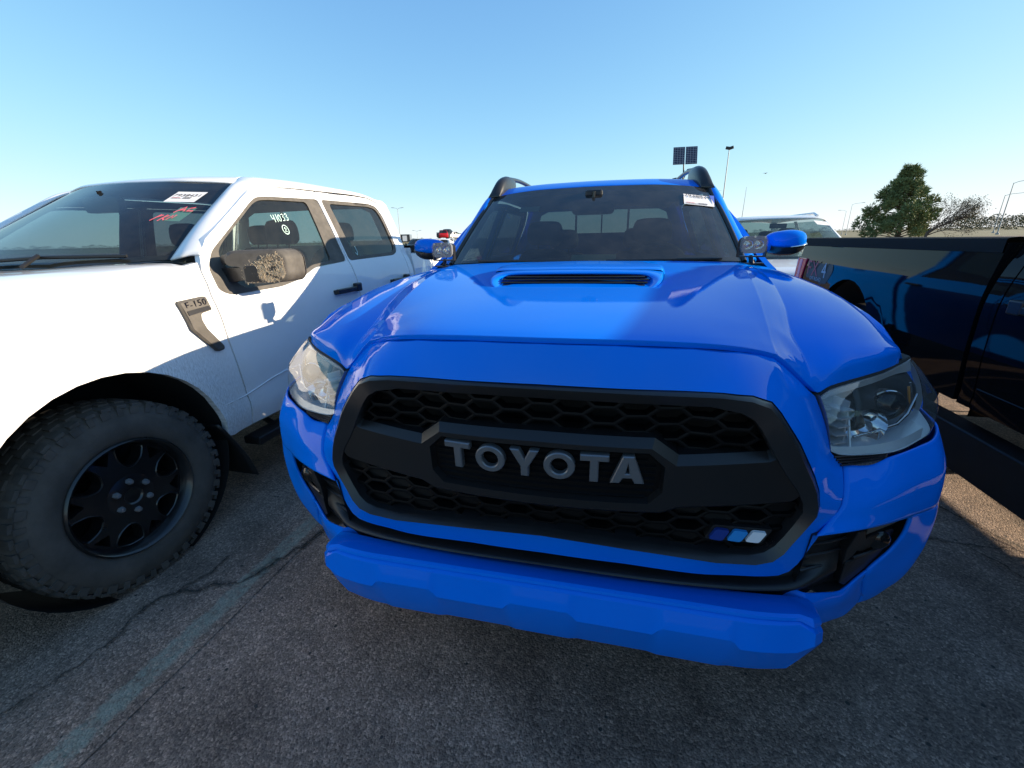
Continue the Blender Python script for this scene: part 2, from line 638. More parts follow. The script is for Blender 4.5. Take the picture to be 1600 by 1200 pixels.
def strokes_mb(lines, fn, w, off):
    """hand written strokes: polylines in 2d given a width, mapped by fn"""
    mb = MB()
    for ln in lines:
        P = [Vector((p[0], p[1])) for p in ln]
        L, Rr = [], []
        for i, p in enumerate(P):
            d = (P[min(i + 1, len(P) - 1)] - P[max(i - 1, 0)]).normalized()
            n = Vector((-d.y, d.x)) * w / 2
            L.append(p + n)
            Rr.append(p - n)
        vs = [fn(q.x, q.y, off) for q in L] + [fn(q.x, q.y, off) for q in Rr]
        n = len(P)
        mb.add(vs, [(i, i + 1, n + i + 1, n + i) for i in range(n - 1)])
    return mb

# ------------------------------------------------------------------ shared parts
def wheel(root, c, r, w, rr, side, spokes=6, tread=True, name='wheel', lugs=True, dusty=False, detail=True):
    """wheel with its hub face towards side (+1 / -1 in x); c is the wheel centre; face at c.x + side*w/2"""
    cx, cy, cz = c
    h = w / 2
    prof = [(-h * .9, rr), (-h * .98, rr + .02), (-h, r * .80), (-h * .9, r * .93), (-h * .72, r * .985), (0, r), (h * .72, r * .985),
            (h * .9, r * .93), (h, r * .80), (h * .98, rr + .02), (h * .86, rr)]
    tb = MB().lathe(prof, 64 if detail else 24, (cx, cy, cz))
    body = tb.build('tyre', 'rubber_dust' if dusty else 'rubber', root, smooth=50)
    body.name = name
    if tread:
        tm = MB()
        nb = 44 if detail else 0
        for k in range(nb):
            a = 2 * math.pi * k / nb
            for q, (ox, wd, ln, ph) in enumerate([(-.74, .30, .60, .0), (-.36, .26, .62, .5), (0, .26, .62, .0), (.36, .26, .62, .5), (.74, .30, .60, .0)]):
                an = a + ph * 2 * math.pi / nb
                rad = r * (.992 if abs(ox) < .7 else .975)
                bx = cx + ox * h
                bz = cz + math.sin(an) * rad
                by = cy + math.cos(an) * rad
                tm.box((bx, by, bz), (wd * h, ln * 2 * math.pi * r / nb, .013), rx=an - math.pi / 2, rz=0)
            # shoulder lugs reaching down the sidewall
            for sg in (-1, 1):
                rad = r * .925
                an = a + .25 * 2 * math.pi / nb
                tm.box((cx + sg * h * .93, cy + math.cos(an) * rad, cz + math.sin(an) * rad), (.007, (.55 if k % 2 else .35) * 2 * math.pi * r / nb, .030), rx=an - math.pi / 2)
        if nb:
            t = tm.build('tread', 'rubber_dust' if dusty else 'rubber', body, smooth=0, recalc=False)
    # rim barrel and face
    f = side
    rb = MB().lathe([(f * h * .90, rr + .004), (f * h * .97, rr - .004), (f * h * .90, rr - .014), (f * h * .30, rr - .030), (-f * h * .7, rr - .035)], 48 if detail else 24, (cx, cy, cz))
    rb.lathe([(-f * h * .15, rr - .03), (-f * h * .2, .05), (-f * h * .2, .001)], 24, (cx, cy, cz))
    rim = rb.build('rim', 'rim', body, smooth=40)
    sm = MB()
    xf = cx + f * h * .62
    def face(u, v, d=0.0):
        q = math.hypot(u, v)
        return (xf + f * (.012 - .020 * (q / rr) ** 2 + d), cy + u, cz + v)
    outl = [((rr - .013) * math.cos(t), (rr - .013) * math.sin(t)) for t in np.linspace(0, 2 * math.pi, 60, endpoint=False)]
    holes, small = [], []
    for k in range(spokes):
        a = 2 * math.pi * k / spokes + .26
        pol = lambda r_, t_: (r_ * math.cos(a + t_), r_ * math.sin(a + t_))
        holes.append(round_poly([pol(rr * .52, -.10), pol(rr * .66, -.26), pol(rr * .865, -.25), pol(rr * .885, 0), pol(rr * .865, .25), pol(rr * .66, .26), pol(rr * .52, .10)], .012, 2))
        a += math.pi / spokes
        small.append(round_poly([pol(rr * .66, 0), pol(rr * .86, -.17), pol(rr * .86, .17)], .006, 2))
    sheet(outl, holes + small, face, .05, lip=(-f * .055, 0, 0), mb=sm)
    for hl_ in holes:          # raised lip round each opening
        k2 = len(hl_)
        o_ = offset_poly(hl_, .006)
        sm.add([face(*q) for q in hl_] + [face(q[0], q[1], .004) for q in offset_poly(hl_, .003)] + [face(*q) for q in o_], [(i, (i + 1) % k2, k2 + (i + 1) % k2, k2 + i) for i in range(k2)] + [(k2 + i, k2 + (i + 1) % k2, 2 * k2 + (i + 1) % k2, 2 * k2 + i) for i in range(k2)])
    sm.lathe([(f * .008, .001), (f * .012, .030), (f * .018, .036), (f * .018, .048), (f * .006, .088)], 36, (xf + f * .004, cy, cz))
    sm.build('spoke', 'rim', body, smooth=30)
    if lugs:
        for k in range(6):
            a = 2 * math.pi * k / 6 + .5
            lm = MB().lathe([(f * .012, .0125), (f * .026, .0125), (f * .034, .009), (f * .036, .001)], 6 if detail else 6, (xf, cy + math.cos(a) * .064, cz + math.sin(a) * .064))
            lm.build('lug_nut', 'nut', body, smooth=25)
    return body
# ------------------------------------------------------------------ ground
def ground_mat(stripe=False):
    m, nt, p, out = new_mat('worn_asphalt' if not stripe else 'worn_green_white_line_paint')
    geo = nt.nodes.new('ShaderNodeNewGeometry')
    co = geo.outputs['Position']
    big = N(nt, 'ShaderNodeTexNoise', Scale=0.55, Detail=5.0, Roughness=0.6)
    mid = N(nt, 'ShaderNodeTexNoise', Scale=6.0, Detail=8.0, Roughness=0.7)
    vo = N(nt, 'ShaderNodeTexVoronoi', Scale=150.0)
    vo2 = N(nt, 'ShaderNodeTexVoronoi', Scale=330.0)
    for n in (big, mid, vo, vo2):
        nt.links.new(co, n.inputs['Vector'])
    base = ramp(nt, big.outputs['Fac'], [(0.32, (0.254, 0.181, 0.141)), (0.68, (0.346, 0.250, 0.196))])
    st = ramp(nt, mid.outputs['Fac'], [(0.35, (0.62, 0.62, 0.62)), (0.62, (1.1, 1.1, 1.1))])
    mu = N(nt, 'ShaderNodeMixRGB', blend_type='MULTIPLY')
    mu.inputs[0].default_value = 0.8
    nt.links.new(base.outputs[0], mu.inputs[1])
    nt.links.new(st.outputs[0], mu.inputs[2])
    # aggregate: every stone its own tone
    sx = N(nt, 'ShaderNodeSeparateColor')
    nt.links.new(vo.outputs['Color'], sx.inputs[0])
    ag = ramp(nt, sx.outputs[0], [(0.0, (0.50, 0.50, 0.50)), (0.55, (0.95, 0.95, 0.95)), (0.86, (1.25, 1.24, 1.22)), (1.0, (1.9, 1.85, 1.78))])
    mu2 = N(nt, 'ShaderNodeMixRGB', blend_type='MULTIPLY')
    mu2.inputs[0].default_value = 0.9
    nt.links.new(mu.outputs[0], mu2.inputs[1])
    nt.links.new(ag.outputs[0], mu2.inputs[2])
    sx2 = N(nt, 'ShaderNodeSeparateColor')
    nt.links.new(vo2.outputs['Color'], sx2.inputs[0])
    ag2 = ramp(nt, sx2.outputs[1], [(0.0, (0.62, 0.62, 0.62)), (1.0, (1.35, 1.35, 1.35))])
    mu3 = N(nt, 'ShaderNodeMixRGB', blend_type='MULTIPLY')
    mu3.inputs[0].default_value = 0.8
    nt.links.new(mu2.outputs[0], mu3.inputs[1])
    nt.links.new(ag2.outputs[0], mu3.inputs[2])
    spk = N(nt, 'ShaderNodeTexVoronoi', Scale=26.0)
    nt.links.new(co, spk.inputs['Vector'])
    sc1 = N(nt, 'ShaderNodeSeparateColor')
    nt.links.new(spk.outputs['Color'], sc1.inputs[0])
    th = N(nt, 'ShaderNodeMath', operation='MULTIPLY')
    nt.links.new(sc1.outputs[0], th.inputs[0])
    th.inputs[1].default_value = .0065
    lt = N(nt, 'ShaderNodeMath', operation='LESS_THAN')
    nt.links.new(spk.outputs['Distance'], lt.inputs[0])
    th2 = N(nt, 'ShaderNodeMapRange')
    nt.links.new(sc1.outputs[1], th2.inputs[0])
    th2.inputs[1].default_value = .55
    th2.inputs[4].default_value = .17
    nt.links.new(th2.outputs[0], lt.inputs[1])
    stn = N(nt, 'ShaderNodeTexNoise', Scale=1.7, Detail=4.0)
    nt.links.new(co, stn.inputs['Vector'])
    str_ = ramp(nt, stn.outputs['Fac'], [(0.36, (0.55, 0.54, 0.53)), (0.50, (1, 1, 1))])
    mu5 = N(nt, 'ShaderNodeMixRGB', blend_type='MULTIPLY')
    mu5.inputs[0].default_value = .7
    nt.links.new(mu3.outputs[0], mu5.inputs[1])
    nt.links.new(str_.outputs[0], mu5.inputs[2])
    mu4 = N(nt, 'ShaderNodeMixRGB')
    nt.links.new(lt.outputs[0], mu4.inputs[0])
    nt.links.new(mu5.outputs[0], mu4.inputs[1])
    mu4.inputs[2].default_value = (.05, .045, .04, 1)
    mu3 = mu4
    last = mu3
    if stripe:
        wn_ = N(nt, 'ShaderNodeTexNoise', Scale=24.0, Detail=10.0, Roughness=0.8)
        nt.links.new(co, wn_.inputs['Vector'])
        tc = nt.nodes.new('ShaderNodeUVMap')
        sp = N(nt, 'ShaderNodeSeparateXYZ')
        nt.links.new(tc.outputs[0], sp.inputs[0])
        ab = N(nt, 'ShaderNodeMath', operation='ABSOLUTE')
        nt.links.new(sp.outputs[0], ab.inputs[0])
        ed = N(nt, 'ShaderNodeMapRange')
        nt.links.new(ab.outputs[0], ed.inputs[0])
        ed.inputs[1].default_value = 0.35
        ed.inputs[2].default_value = 1.0
        ed.inputs[3].default_value = 0.10
        ed.inputs[4].default_value = -0.42
        ad = N(nt, 'ShaderNodeMath', operation='ADD')
        nt.links.new(wn_.outputs['Fac'], ad.inputs[0])
        nt.links.new(ed.outputs[0], ad.inputs[1])
        fr = ramp(nt, ad.outputs[0], [(0.44, (0, 0, 0)), (0.66, (0.58, 0.58, 0.58))])
        mx = N(nt, 'ShaderNodeMixRGB')
        nt.links.new(fr.outputs[0], mx.inputs[0])
        nt.links.new(mu3.outputs[0], mx.inputs[1])
        mx.inputs[2].default_value = (0.26, 0.34, 0.28, 1)
        last = mx
    nt.links.new(last.outputs[0], p.inputs['Base Color'])
    p.inputs['Roughness'].default_value = 0.82
    p.inputs['Specular IOR Level'].default_value = 0.35
    b = N(nt, 'ShaderNodeBump', Strength=0.7, Distance=0.004)
    b2 = N(nt, 'ShaderNodeBump', Strength=0.5, Distance=0.002)
    nt.links.new(vo.outputs['Distance'], b.inputs['Height'])
    b.invert = True
    b2.invert = True
    nt.links.new(vo2.outputs['Distance'], b2.inputs['Height'])
    nt.links.new(b.outputs[0], b2.inputs['Normal'])
    nt.links.new(b2.outputs[0], p.inputs['Normal'])
    return m

MT['asphalt'] = ground_mat()
MT['line'] = ground_mat(True)
def crack_mat():
    m, nt, p, out = new_mat('dirt_filled_crack')
    geo = nt.nodes.new('ShaderNodeNewGeometry')
    uv = nt.nodes.new('ShaderNodeUVMap')
    sp = N(nt, 'ShaderNodeSeparateXYZ')
    nt.links.new(uv.outputs[0], sp.inputs[0])
    ab = N(nt, 'ShaderNodeMath', operation='ABSOLUTE')
    nt.links.new(sp.outputs[0], ab.inputs[0])
    n = N(nt, 'ShaderNodeTexNoise', Scale=60.0, Detail=8.0, Roughness=0.75)
    nt.links.new(geo.outputs['Position'], n.inputs['Vector'])
    core = ramp(nt, ab.outputs[0], [(0.0, (1, 1, 1)), (0.10, (.75, .75, .75)), (0.30, (.42, .42, .42)), (1.0, (0, 0, 0))])
    nr = ramp(nt, n.outputs['Fac'], [(.30, (.25, .25, .25)), (.62, (1.2, 1.2, 1.2))])
    mu = N(nt, 'ShaderNodeMath', operation='MULTIPLY')
    nt.links.new(core.outputs[0], mu.inputs[0])
    nt.links.new(nr.outputs[0], mu.inputs[1])
    p.inputs['Base Color'].default_value = (.035, .032, .026, 1)
    p.inputs['Roughness'].default_value = .95
    tr = N(nt, 'ShaderNodeBsdfTransparent')
    mx = N(nt, 'ShaderNodeMixShader')
    nt.links.new(mu.outputs[0], mx.inputs[0])
    nt.links.new(tr.outputs[0], mx.inputs[1])
    nt.links.new(p.outputs[0], mx.inputs[2])
    nt.links.new(mx.outputs[0], out.inputs['Surface'])
    return m
MT['crack'] = crack_mat()
MT['grass'] = simple('dry_winter_grass', (0.16, 0.14, 0.07), 0.95, vary=0.4, vscale=0.2)

gm = MB().add([(-2500, -2500, 0), (2500, -2500, 0), (2500, 2500, 0), (-2500, 2500, 0)], [(0, 1, 2, 3)])
struct(gm.build('ground', 'asphalt', smooth=0, recalc=False))

def line_strip(x0, x1, y0, y1, w):
    mb = MB()
    n = 40
    vs = []
    for i in range(n + 1):
        t = i / n
        x = x0 + (x1 - x0) * t + .006 * math.sin(9 * t) + random.uniform(-.003, .003)
        y = y0 + (y1 - y0) * t
        vs += [(x - w / 2, y, .004), (x + w / 2, y, .004)]
    mb.add(vs, [(2 * i, 2 * i + 1, 2 * i + 3, 2 * i + 2) for i in range(n)])
    me = mb.mesh('painted_line', 0, False)
    uv = me.uv_layers.new(name='UVMap')
    for lp in me.loops:
        uv.data[lp.index].uv = (1.0 if lp.vertex_index % 2 else -1.0, me.vertices[lp.vertex_index].co.y)
    return struct(link('painted_line', me, 'line'))

line_strip(-1.345, -1.235, -2.2, 5.2, .17)

def crack(pts, w):
    mb = MB()
    P = [Vector(p) for p in pts]
    Q = []
    for a, b in zip(P[:-1], P[1:]):
        k = max(2, int((b - a).length / .03))
        for i in range(k):
            Q.append(a + (b - a) * i / k + Vector((random.gauss(0, .008), random.gauss(0, .008))))
    Q.append(P[-1])
    vs = []
    for i, q in enumerate(Q):
        d = (Q[min(i + 1, len(Q) - 1)] - Q[max(i - 1, 0)]).normalized()
        n = Vector((-d.y, d.x))
        f = math.sin(math.pi * (i + .4) / (len(Q))) ** .5
        ww = 2.6 * w * f * random.uniform(.45, 1.25)
        a, b = q + n * ww, q - n * ww * random.uniform(.5, 1.1)
        vs += [(a.x, a.y, .007), (b.x, b.y, .007)]
    mb.add(vs, [(2 * i, 2 * i + 1, 2 * i + 3, 2 * i + 2) for i in range(len(Q) - 1)])
    me = mb.mesh('pavement_crack', 0, False)
    uv = me.uv_layers.new(name='UVMap')
    for lp in me.loops:
        uv.data[lp.index].uv = (1.0 if lp.vertex_index % 2 else -1.0, 0.0)
    return struct(link('pavement_crack', me, 'crack'))

crack([(-1.60, -.16), (-1.575, -.02), (-1.568, .08), (-1.60, .17), (-1.555, .27), (-1.44, .33), (-1.335, .36), (-1.30, .44), (-1.272, .51), (-1.22, .66), (-1.19, .74), (-1.21, .95), (-1.15, 1.3)], .012)
crack([(-1.60, -.16), (-1.66, -.28)], .005)
crack([(-1.55, .27), (-1.50, .40), (-1.52, .50)], .007)
crack([(2.6, .55), (2.25, .95), (1.98, 1.22), (1.82, 1.55), (1.62, 1.95)], .009)
crack([(1.98, 1.22), (1.55, 1.25), (1.40, 1.45)], .006)
crack([(2.3, .60), (1.9, .95), (1.72, 1.25)], .006)

# ------------------------------------------------------------------ blue pickup truck
BT = thing('pickup_truck', 'bright blue pickup truck with hood scoop and black honeycomb grille, nose to the viewer', 'pickup truck', (0, 0, 0), 0, 'pickup trucks parked side by side')

# hood -------------------------------------------------------------
HR = [
 [(0,.085,1.163),(.15,.10,1.160),(.30,.135,1.150),(.40,.185,1.133),(.455,.222,1.117),(.490,.24,1.106),(.515,.25,1.088),(.553,.262,1.053),(.580,.272,1.028),(.605,.285,1.008),(.63,.297,1.019),(.70,.342,1.028),(.78,.40,1.033),(.846,.458,1.037)],
 [(0,.12,1.169),(.15,.135,1.166),(.30,.17,1.158),(.40,.225,1.144),(.458,.262,1.131),(.492,.278,1.119),(.525,.285,1.097),(.56,.29,1.070),(.585,.295,1.053),(.607,.298,1.046),(.632,.302,1.052),(.70,.345,1.064),(.78,.397,1.070),(.845,.460,1.066)],
 [(0,.30,1.184),(.15,.305,1.182),(.30,.32,1.176),(.40,.34,1.166),(.46,.36,1.156),(.505,.38,1.147),(.530,.385,1.129),(.553,.385,1.113),(.577,.385,1.106),(.61,.39,1.107),(.65,.40,1.109),(.72,.43,1.107),(.80,.475,1.097),(.853,.528,1.084)],
 [(0,.58,1.200),(.15,.585,1.199),(.30,.59,1.195),(.40,.595,1.191),(.48,.60,1.188),(.54,.60,1.184),(.575,.605,1.170),(.598,.61,1.161),(.622,.615,1.157),(.66,.62,1.158),(.70,.63,1.157),(.76,.645,1.150),(.82,.655,1.140),(.855,.666,1.128)],
 [(0,.88,1.217),(.15,.88,1.216),(.30,.88,1.213),(.42,.89,1.212),(.52,.90,1.213),(.60,.91,1.214),(.632,.915,1.203),(.655,.92,1.197),(.675,.925,1.193),(.71,.93,1.191),(.75,.935,1.187),(.80,.94,1.181),(.845,.945,1.168),(.870,.95,1.155)],
 [(0,1.2,1.236),(.15,1.2,1.235),(.30,1.2,1.232),(.44,1.21,1.228),(.55,1.22,1.227),(.645,1.23,1.227),(.68,1.235,1.219),(.70,1.24,1.214),(.72,1.245,1.212),(.75,1.25,1.208),(.785,1.25,1.203),(.825,1.255,1.196),(.86,1.26,1.186),(.880,1.26,1.173)],
 [(0,1.34,1.247),(.15,1.345,1.246),(.30,1.36,1.244),(.44,1.38,1.241),(.56,1.41,1.236),(.68,1.46,1.230),(.70,1.47,1.225),(.72,1.48,1.222),(.74,1.49,1.219),(.76,1.49,1.216),(.79,1.50,1.211),(.83,1.50,1.203),(.86,1.50,1.192),(.880,1.50,1.178)],
]
HA = np.array(HR, float)
HA[2:] = smooth_rows(HA[2:], 3)
for q_, w_ in ((6, .36), (7, .74)):
    HA[2:, q_] = HA[2:, 5] * (1 - w_) + HA[2:, 8] * w_
    HA[2:, q_, 2] += .0015
def tighten(A, c, d):
    """extra columns either side of column c so that the fold there stays crisp"""
    def near(k):
        v = A[:, k] - A[:, c]
        return A[:, c] + v * np.minimum(.45, d / np.linalg.norm(v, axis=1))[:, None]
    return np.concatenate([A[:, :c], near(c - 1)[:, None], A[:, c:c + 1], near(c + 1)[:, None], A[:, c + 1:]], axis=1)
HA = tighten(HA, 8, .007)
HA = tighten(HA, 5, .008)
HP = loft_pts(HA, 4, 10, True)
hood = MB().grid(HP).build('hood', 'blue', BT, smooth=60, solid=.012, bevel=.0025, seg=2)
def hood_z(x, y):
    P = HP.reshape(-1, 3)
    d = (P[:, 0] - x) ** 2 + (P[:, 1] - y) ** 2
    i = np.argsort(d)[:4]
    w = 1 / (d[i] + 1e-6)
    return float((P[i, 2] * w).sum() / w.sum())

# scoop
SR = [
 [(0,.845,1.246),(.15,.850,1.244),(.255,.861,1.2415),(.298,.869,1.2385),(.306,.872,1.233)],
 [(0,.875,1.252),(.15,.880,1.250),(.26,.890,1.2485),(.304,.90,1.2445),(.316,.905,1.222)],
 [(0,1.0,1.257),(.15,1.0,1.255),(.26,1.0,1.253),(.308,1.0,1.249),(.326,1.0,1.221)],
 [(0,1.15,1.257),(.15,1.15,1.255),(.25,1.15,1.251),(.30,1.15,1.243),(.335,1.15,1.226)],
 [(0,1.34,1.246),(.15,1.34,1.245),(.25,1.345,1.243),(.30,1.35,1.242),(.335,1.35,1.241)],
]
sc = MB().loft(SR, 5, 5, True)
# front lip: band from the top edge down to the opening
SL = [
 [(0,.846,1.2455),(.15,.851,1.2435),(.245,.861,1.2405),(.285,.868,1.2365),(.306,.872,1.2315),(.300,.80,1.214),(.262,.66,1.197)],
 [(0,.800,1.2395),(.15,.803,1.2385),(.240,.808,1.236),(.268,.795,1.231),(.281,.75,1.222),(.274,.700,1.212),(.246,.652,1.199)],
 [(0,.792,1.2345),(.14,.795,1.2335),(.232,.800,1.231),(.259,.785,1.227),(.272,.745,1.219),(.266,.698,1.210),(.241,.652,1.198)],
 [(0,.840,1.227),(.14,.842,1.226),(.222,.842,1.225),(.246,.835,1.222),(.258,.805,1.216),(.253,.765,1.208),(.232,.72,1.199)],
]
sc.loft(SL, 3, 3, True)
scoop = sc.build('hood_scoop', 'blue', hood, smooth=28)
MB().add([(-.26, .85, 1.199), (.26, .85, 1.199), (.24, .87, 1.238), (-.24, .87, 1.238), (-.245, .655, 1.1990), (.245, .655, 1.1990)], [(0, 1, 2, 3), (4, 5, 1, 0)]).build('scoop_backing', 'deep', hood, smooth=0)
for k, (y, z, hw) in enumerate([(.690, 1.2035, .236), (.715, 1.2105, .246), (.740, 1.2175, .250), (.765, 1.2245, .240)]):
    MB().box((0, y + .012, z), (hw * 2, .026, .0022), rx=R(4)).build('scoop_slat', 'mesh', hood, smooth=0)

# nose surface -----------------------------------------------------
NP = [(0,.085,1.158),(.15,.10,1.155),(.30,.137,1.145),(.40,.187,1.128),(.455,.223,1.112),(.49,.241,1.100),(.513,.25,1.083),(.55,.258,1.049),(.577,.266,1.024),(.600,.28,1.0),
      (.618,.255,.95),(.634,.233,.885),(.672,.250,.846),(.668,.212,.80),(.664,.200,.775),(.634,.187,.706),(.608,.175,.655),(.58,.173,.59),(.45,.145,.585),(.2,.125,.592),(0,.118,.597),
      (0,.056,1.072),(.2,.068,1.068),(.36,.095,1.062),(.416,.106,1.056),(.475,.122,1.020),(.52,.124,.958),(.568,.141,.875),(.598,.155,.80),(.56,.143,.705),(.544,.139,.67),(.52,.134,.65),(.40,.118,.64),(.2,.107,.655),(0,.103,.665),
      (0,.064,.87),(.25,.083,.87),(.44,.122,.85),(0,.060,.97),(.3,.085,.97),(0,.085,.75),(.3,.105,.75)]
nose_y = tps([(p[0], p[2]) for p in NP], [p[1] for p in NP], 2e-4)
def mir(half):
    h = [p for p in half]
    left = [(-x, z) for x, z in h[::-1]]
    return [p for p in h] + [q for q in left if abs(q[0]) > 1e-6]
SO = [(0,1.150),(.15,1.147),(.30,1.137),(.40,1.120),(.455,1.106),(.488,1.095),(.509,1.079),(.547,1.046),(.574,1.021),(.600,1.0),(.614,.965),(.625,.93),(.634,.885),(.652,.866),(.672,.848),(.669,.81),(.661,.773),(.632,.706),(.606,.655),(.592,.62),(.578,.597),(.555,.586),(.45,.585),(.2,.592),(0,.597)]
GO = [(0,1.072),(.2,1.068),(.36,1.061),(.416,1.055),(.458,1.038),(.478,1.016),(.500,.985),(.525,.95),(.552,.905),(.575,.865),(.592,.83),(.601,.79),(.600,.768),(.582,.738),(.562,.705),(.545,.672),(.525,.650),(.49,.638),(.40,.640),(.2,.654),(0,.664)]
GI = [(0,1.036),(.2,1.033),(.34,1.029),(.395,1.020),(.42,1.006),(.437,.985),(.456,.955),(.472,.930),(.487,.905),(.512,.87),(.540,.835),(.560,.80),(.566,.775),(.553,.742),(.538,.712),(.522,.686),(.502,.668),(.472,.657),(.40,.656),(.2,.669),(0,.679)]
surround = sheet(mir(SO), [mir(GO)], lambda x, z: (x, nose_y(x, z), z), .035, lip=(0, .03, 0)).build('grille_surround', 'blue', BT, smooth=45)

# grille -----------------------------------------------------------
gO, gI = mir(GO), mir(GI)
n = len(gO)
fb = MB()
def ringpt(i, t, dy):
    x = gO[i][0] * (1 - t) + gI[i][0] * t
    z = gO[i][1] * (1 - t) + gI[i][1] * t
    return (x, nose_y(x, z) + dy, z)
lev = [(0.03, .028), (0.03, .004), (.10, -.006), (.22, -.009), (.94, .010), (1.0, .016), (1.0, .060)]
vs = []
for t, dy in lev:
    vs += [ringpt(i, t, dy) for i in range(n)]
fs = []
for k in range(len(lev) - 1):
    for i in range(n):
        j = (i + 1) % n
        fs.append((k * n + i, k * n + j, (k + 1) * n + j, (k + 1) * n + i))
fb.add(vs, fs)
grille = fb.build('grille_frame', 'satin', BT, smooth=32)
MB().add([(x, nose_y(x, z) + .072, z) for x, z in gO], [tuple(range(n))]).build('grille_backing', 'deep', grille, smooth=0)

# centre bar with its recessed letter box
CB = densify(mir([(0,.948),(.232,.944),(.284,.904),(.470,.911),(.490,.921),(.506,.905),(.548,.845),(.553,.822),(.538,.808),(.30,.801),(.262,.785),(0,.785)]), .03)
LBX = densify(mir([(0,.936),(.228,.933),(.262,.900),(.262,.836),(.236,.806),(0,.806)]), .03)
bar_y = lambda x, z: .046 + .29 * x * x + .08 * (.90 - z)
cb = sheet(CB, [LBX], lambda x, z: (x, bar_y(x, z), z), .05)
ob = offset_poly(CB, .017)
n = len(CB)
cb.add([(x, bar_y(x, z), z) for x, z in CB] + [(x, bar_y(x, z) + .020, z) for x, z in ob] + [(x, bar_y(x, z) + .07, z) for x, z in ob],
       [(i, (i + 1) % n, n + (i + 1) % n, n + i) for i in range(n)] + [(n + i, n + (i + 1) % n, 2 * n + (i + 1) % n, 2 * n + i) for i in range(n)])
ib = offset_poly(LBX, -.006)
n = len(LBX)
cb.add([(x, bar_y(x, z), z) for x, z in LBX] + [(x, bar_y(x, z) + .0185, z) for x, z in ib], [(i, (i + 1) % n, n + (i + 1) % n, n + i) for i in range(n)])
cbar = cb.build('grille_bar', 'bar', grille, smooth=18)
sheet(LBX, [], lambda x, z: (x, bar_y(x, z) + .018, z), .06).build('letter_panel', 'mesh', grille, smooth=30)
rb = MB()
for k in range(8):
    z = .816 + k * .0155
    hw = .245 if .83 < z < .90 else .228
    xs_ = np.linspace(-hw, hw, 13)
    vs = []
    for x in xs_:
        y = bar_y(x, z)
        vs += [(x, y + .012, z), (x, y + .0185, z + .004), (x, y + .0185, z - .004)]
    rb.add(vs, [(3 * i + a, 3 * i + 3 + a, 3 * i + 3 + b, 3 * i + b) for i in range(12) for a, b in ((0, 1), (1, 2), (2, 0))])
rb.build('letter_panel_rib', 'mesh', grille, smooth=0)

# letters
def let_poly(ch, x0, x1, z0, z1):
    w, h = x1 - x0, z1 - z0
    if ch == 'T':
        a, s = .19 * h, .145 * w / .058 * .058
        s = .0125
        xm = (x0 + x1) / 2
        return [[(x0, z1), (x0, z1 - .0155), (xm - s / 1.35, z1 - .0155), (xm - s / 1.35, z0), (xm + s / 1.35, z0), (xm + s / 1.35, z1 - .0155), (x1, z1 - .0155), (x1, z1)]], None
    if ch == 'Y':
        xm = (x0 + x1) / 2
        zm = z0 + .36 * h
        return [[(x0, z1), (xm - .0088, zm), (xm - .0088, z0), (xm + .0088, z0), (xm + .0088, zm), (x1, z1), (x1 - .0205, z1), (xm, zm + .0185), (x0 + .0205, z1)]], None
    if ch == 'A':
        xm = (x0 + x1) / 2
        o = [(x0, z0), (xm - .0115, z1), (xm + .0115, z1), (x1, z0), (x1 - .0195, z0), (x1 - .0258, z0 + .0125), (x0 + .0258, z0 + .0125), (x0 + .0195, z0)]
        hole = [(x0 + .0315, z0 + .0245), (x1 - .0315, z0 + .0245), (xm, z0 + .0490)]
        return [o], hole
    if ch == 'O':
        xm, zm = (x0 + x1) / 2, (z0 + z1) / 2
        o = [(xm + w / 2 * math.cos(t), zm + h / 2 * math.sin(t)) for t in np.linspace(0, 2 * math.pi, 40, endpoint=False)]
        i = [(xm + (w / 2 - .0155) * math.cos(t), zm + (h / 2 - .0135) * math.sin(t)) for t in np.linspace(0, 2 * math.pi, 40, endpoint=False)]
        return [o], i
for ch, x0, x1 in (('T', -.219, -.157), ('O', -.145, -.076), ('Y', -.064, .001), ('O', .010, .078), ('T', .088, .148), ('A', .152, .222)):
    po, ho = let_poly(ch, x0, x1, .860, .9265)
    mb = MB()
    fy = lambda x, z, q: (x, bar_y(x, z) + q, z)
    for o in po:
        inn = offset_poly(o, -.0022)
        hin = offset_poly(ho, .0022) if ho else None
        sheet(inn, [hin] if ho else [], lambda x, z: fy(x, z, -.006), .02, mb=mb)
        for lo, li in ([(o, inn)] + ([(ho, hin)] if ho else [])):
            k = len(lo)
            mb.add([fy(x, z, -.006) for x, z in li] + [fy(x, z, -.0035) for x, z in lo] + [fy(x, z, .012) for x, z in lo],
                   [(i, (i + 1) % k, k + (i + 1) % k, k + i) for i in range(k)] + [(k + i, k + (i + 1) % k, 2 * k + (i + 1) % k, 2 * k + i) for i in range(k)])
    mb.build('letter', 'letter', grille, smooth=20)

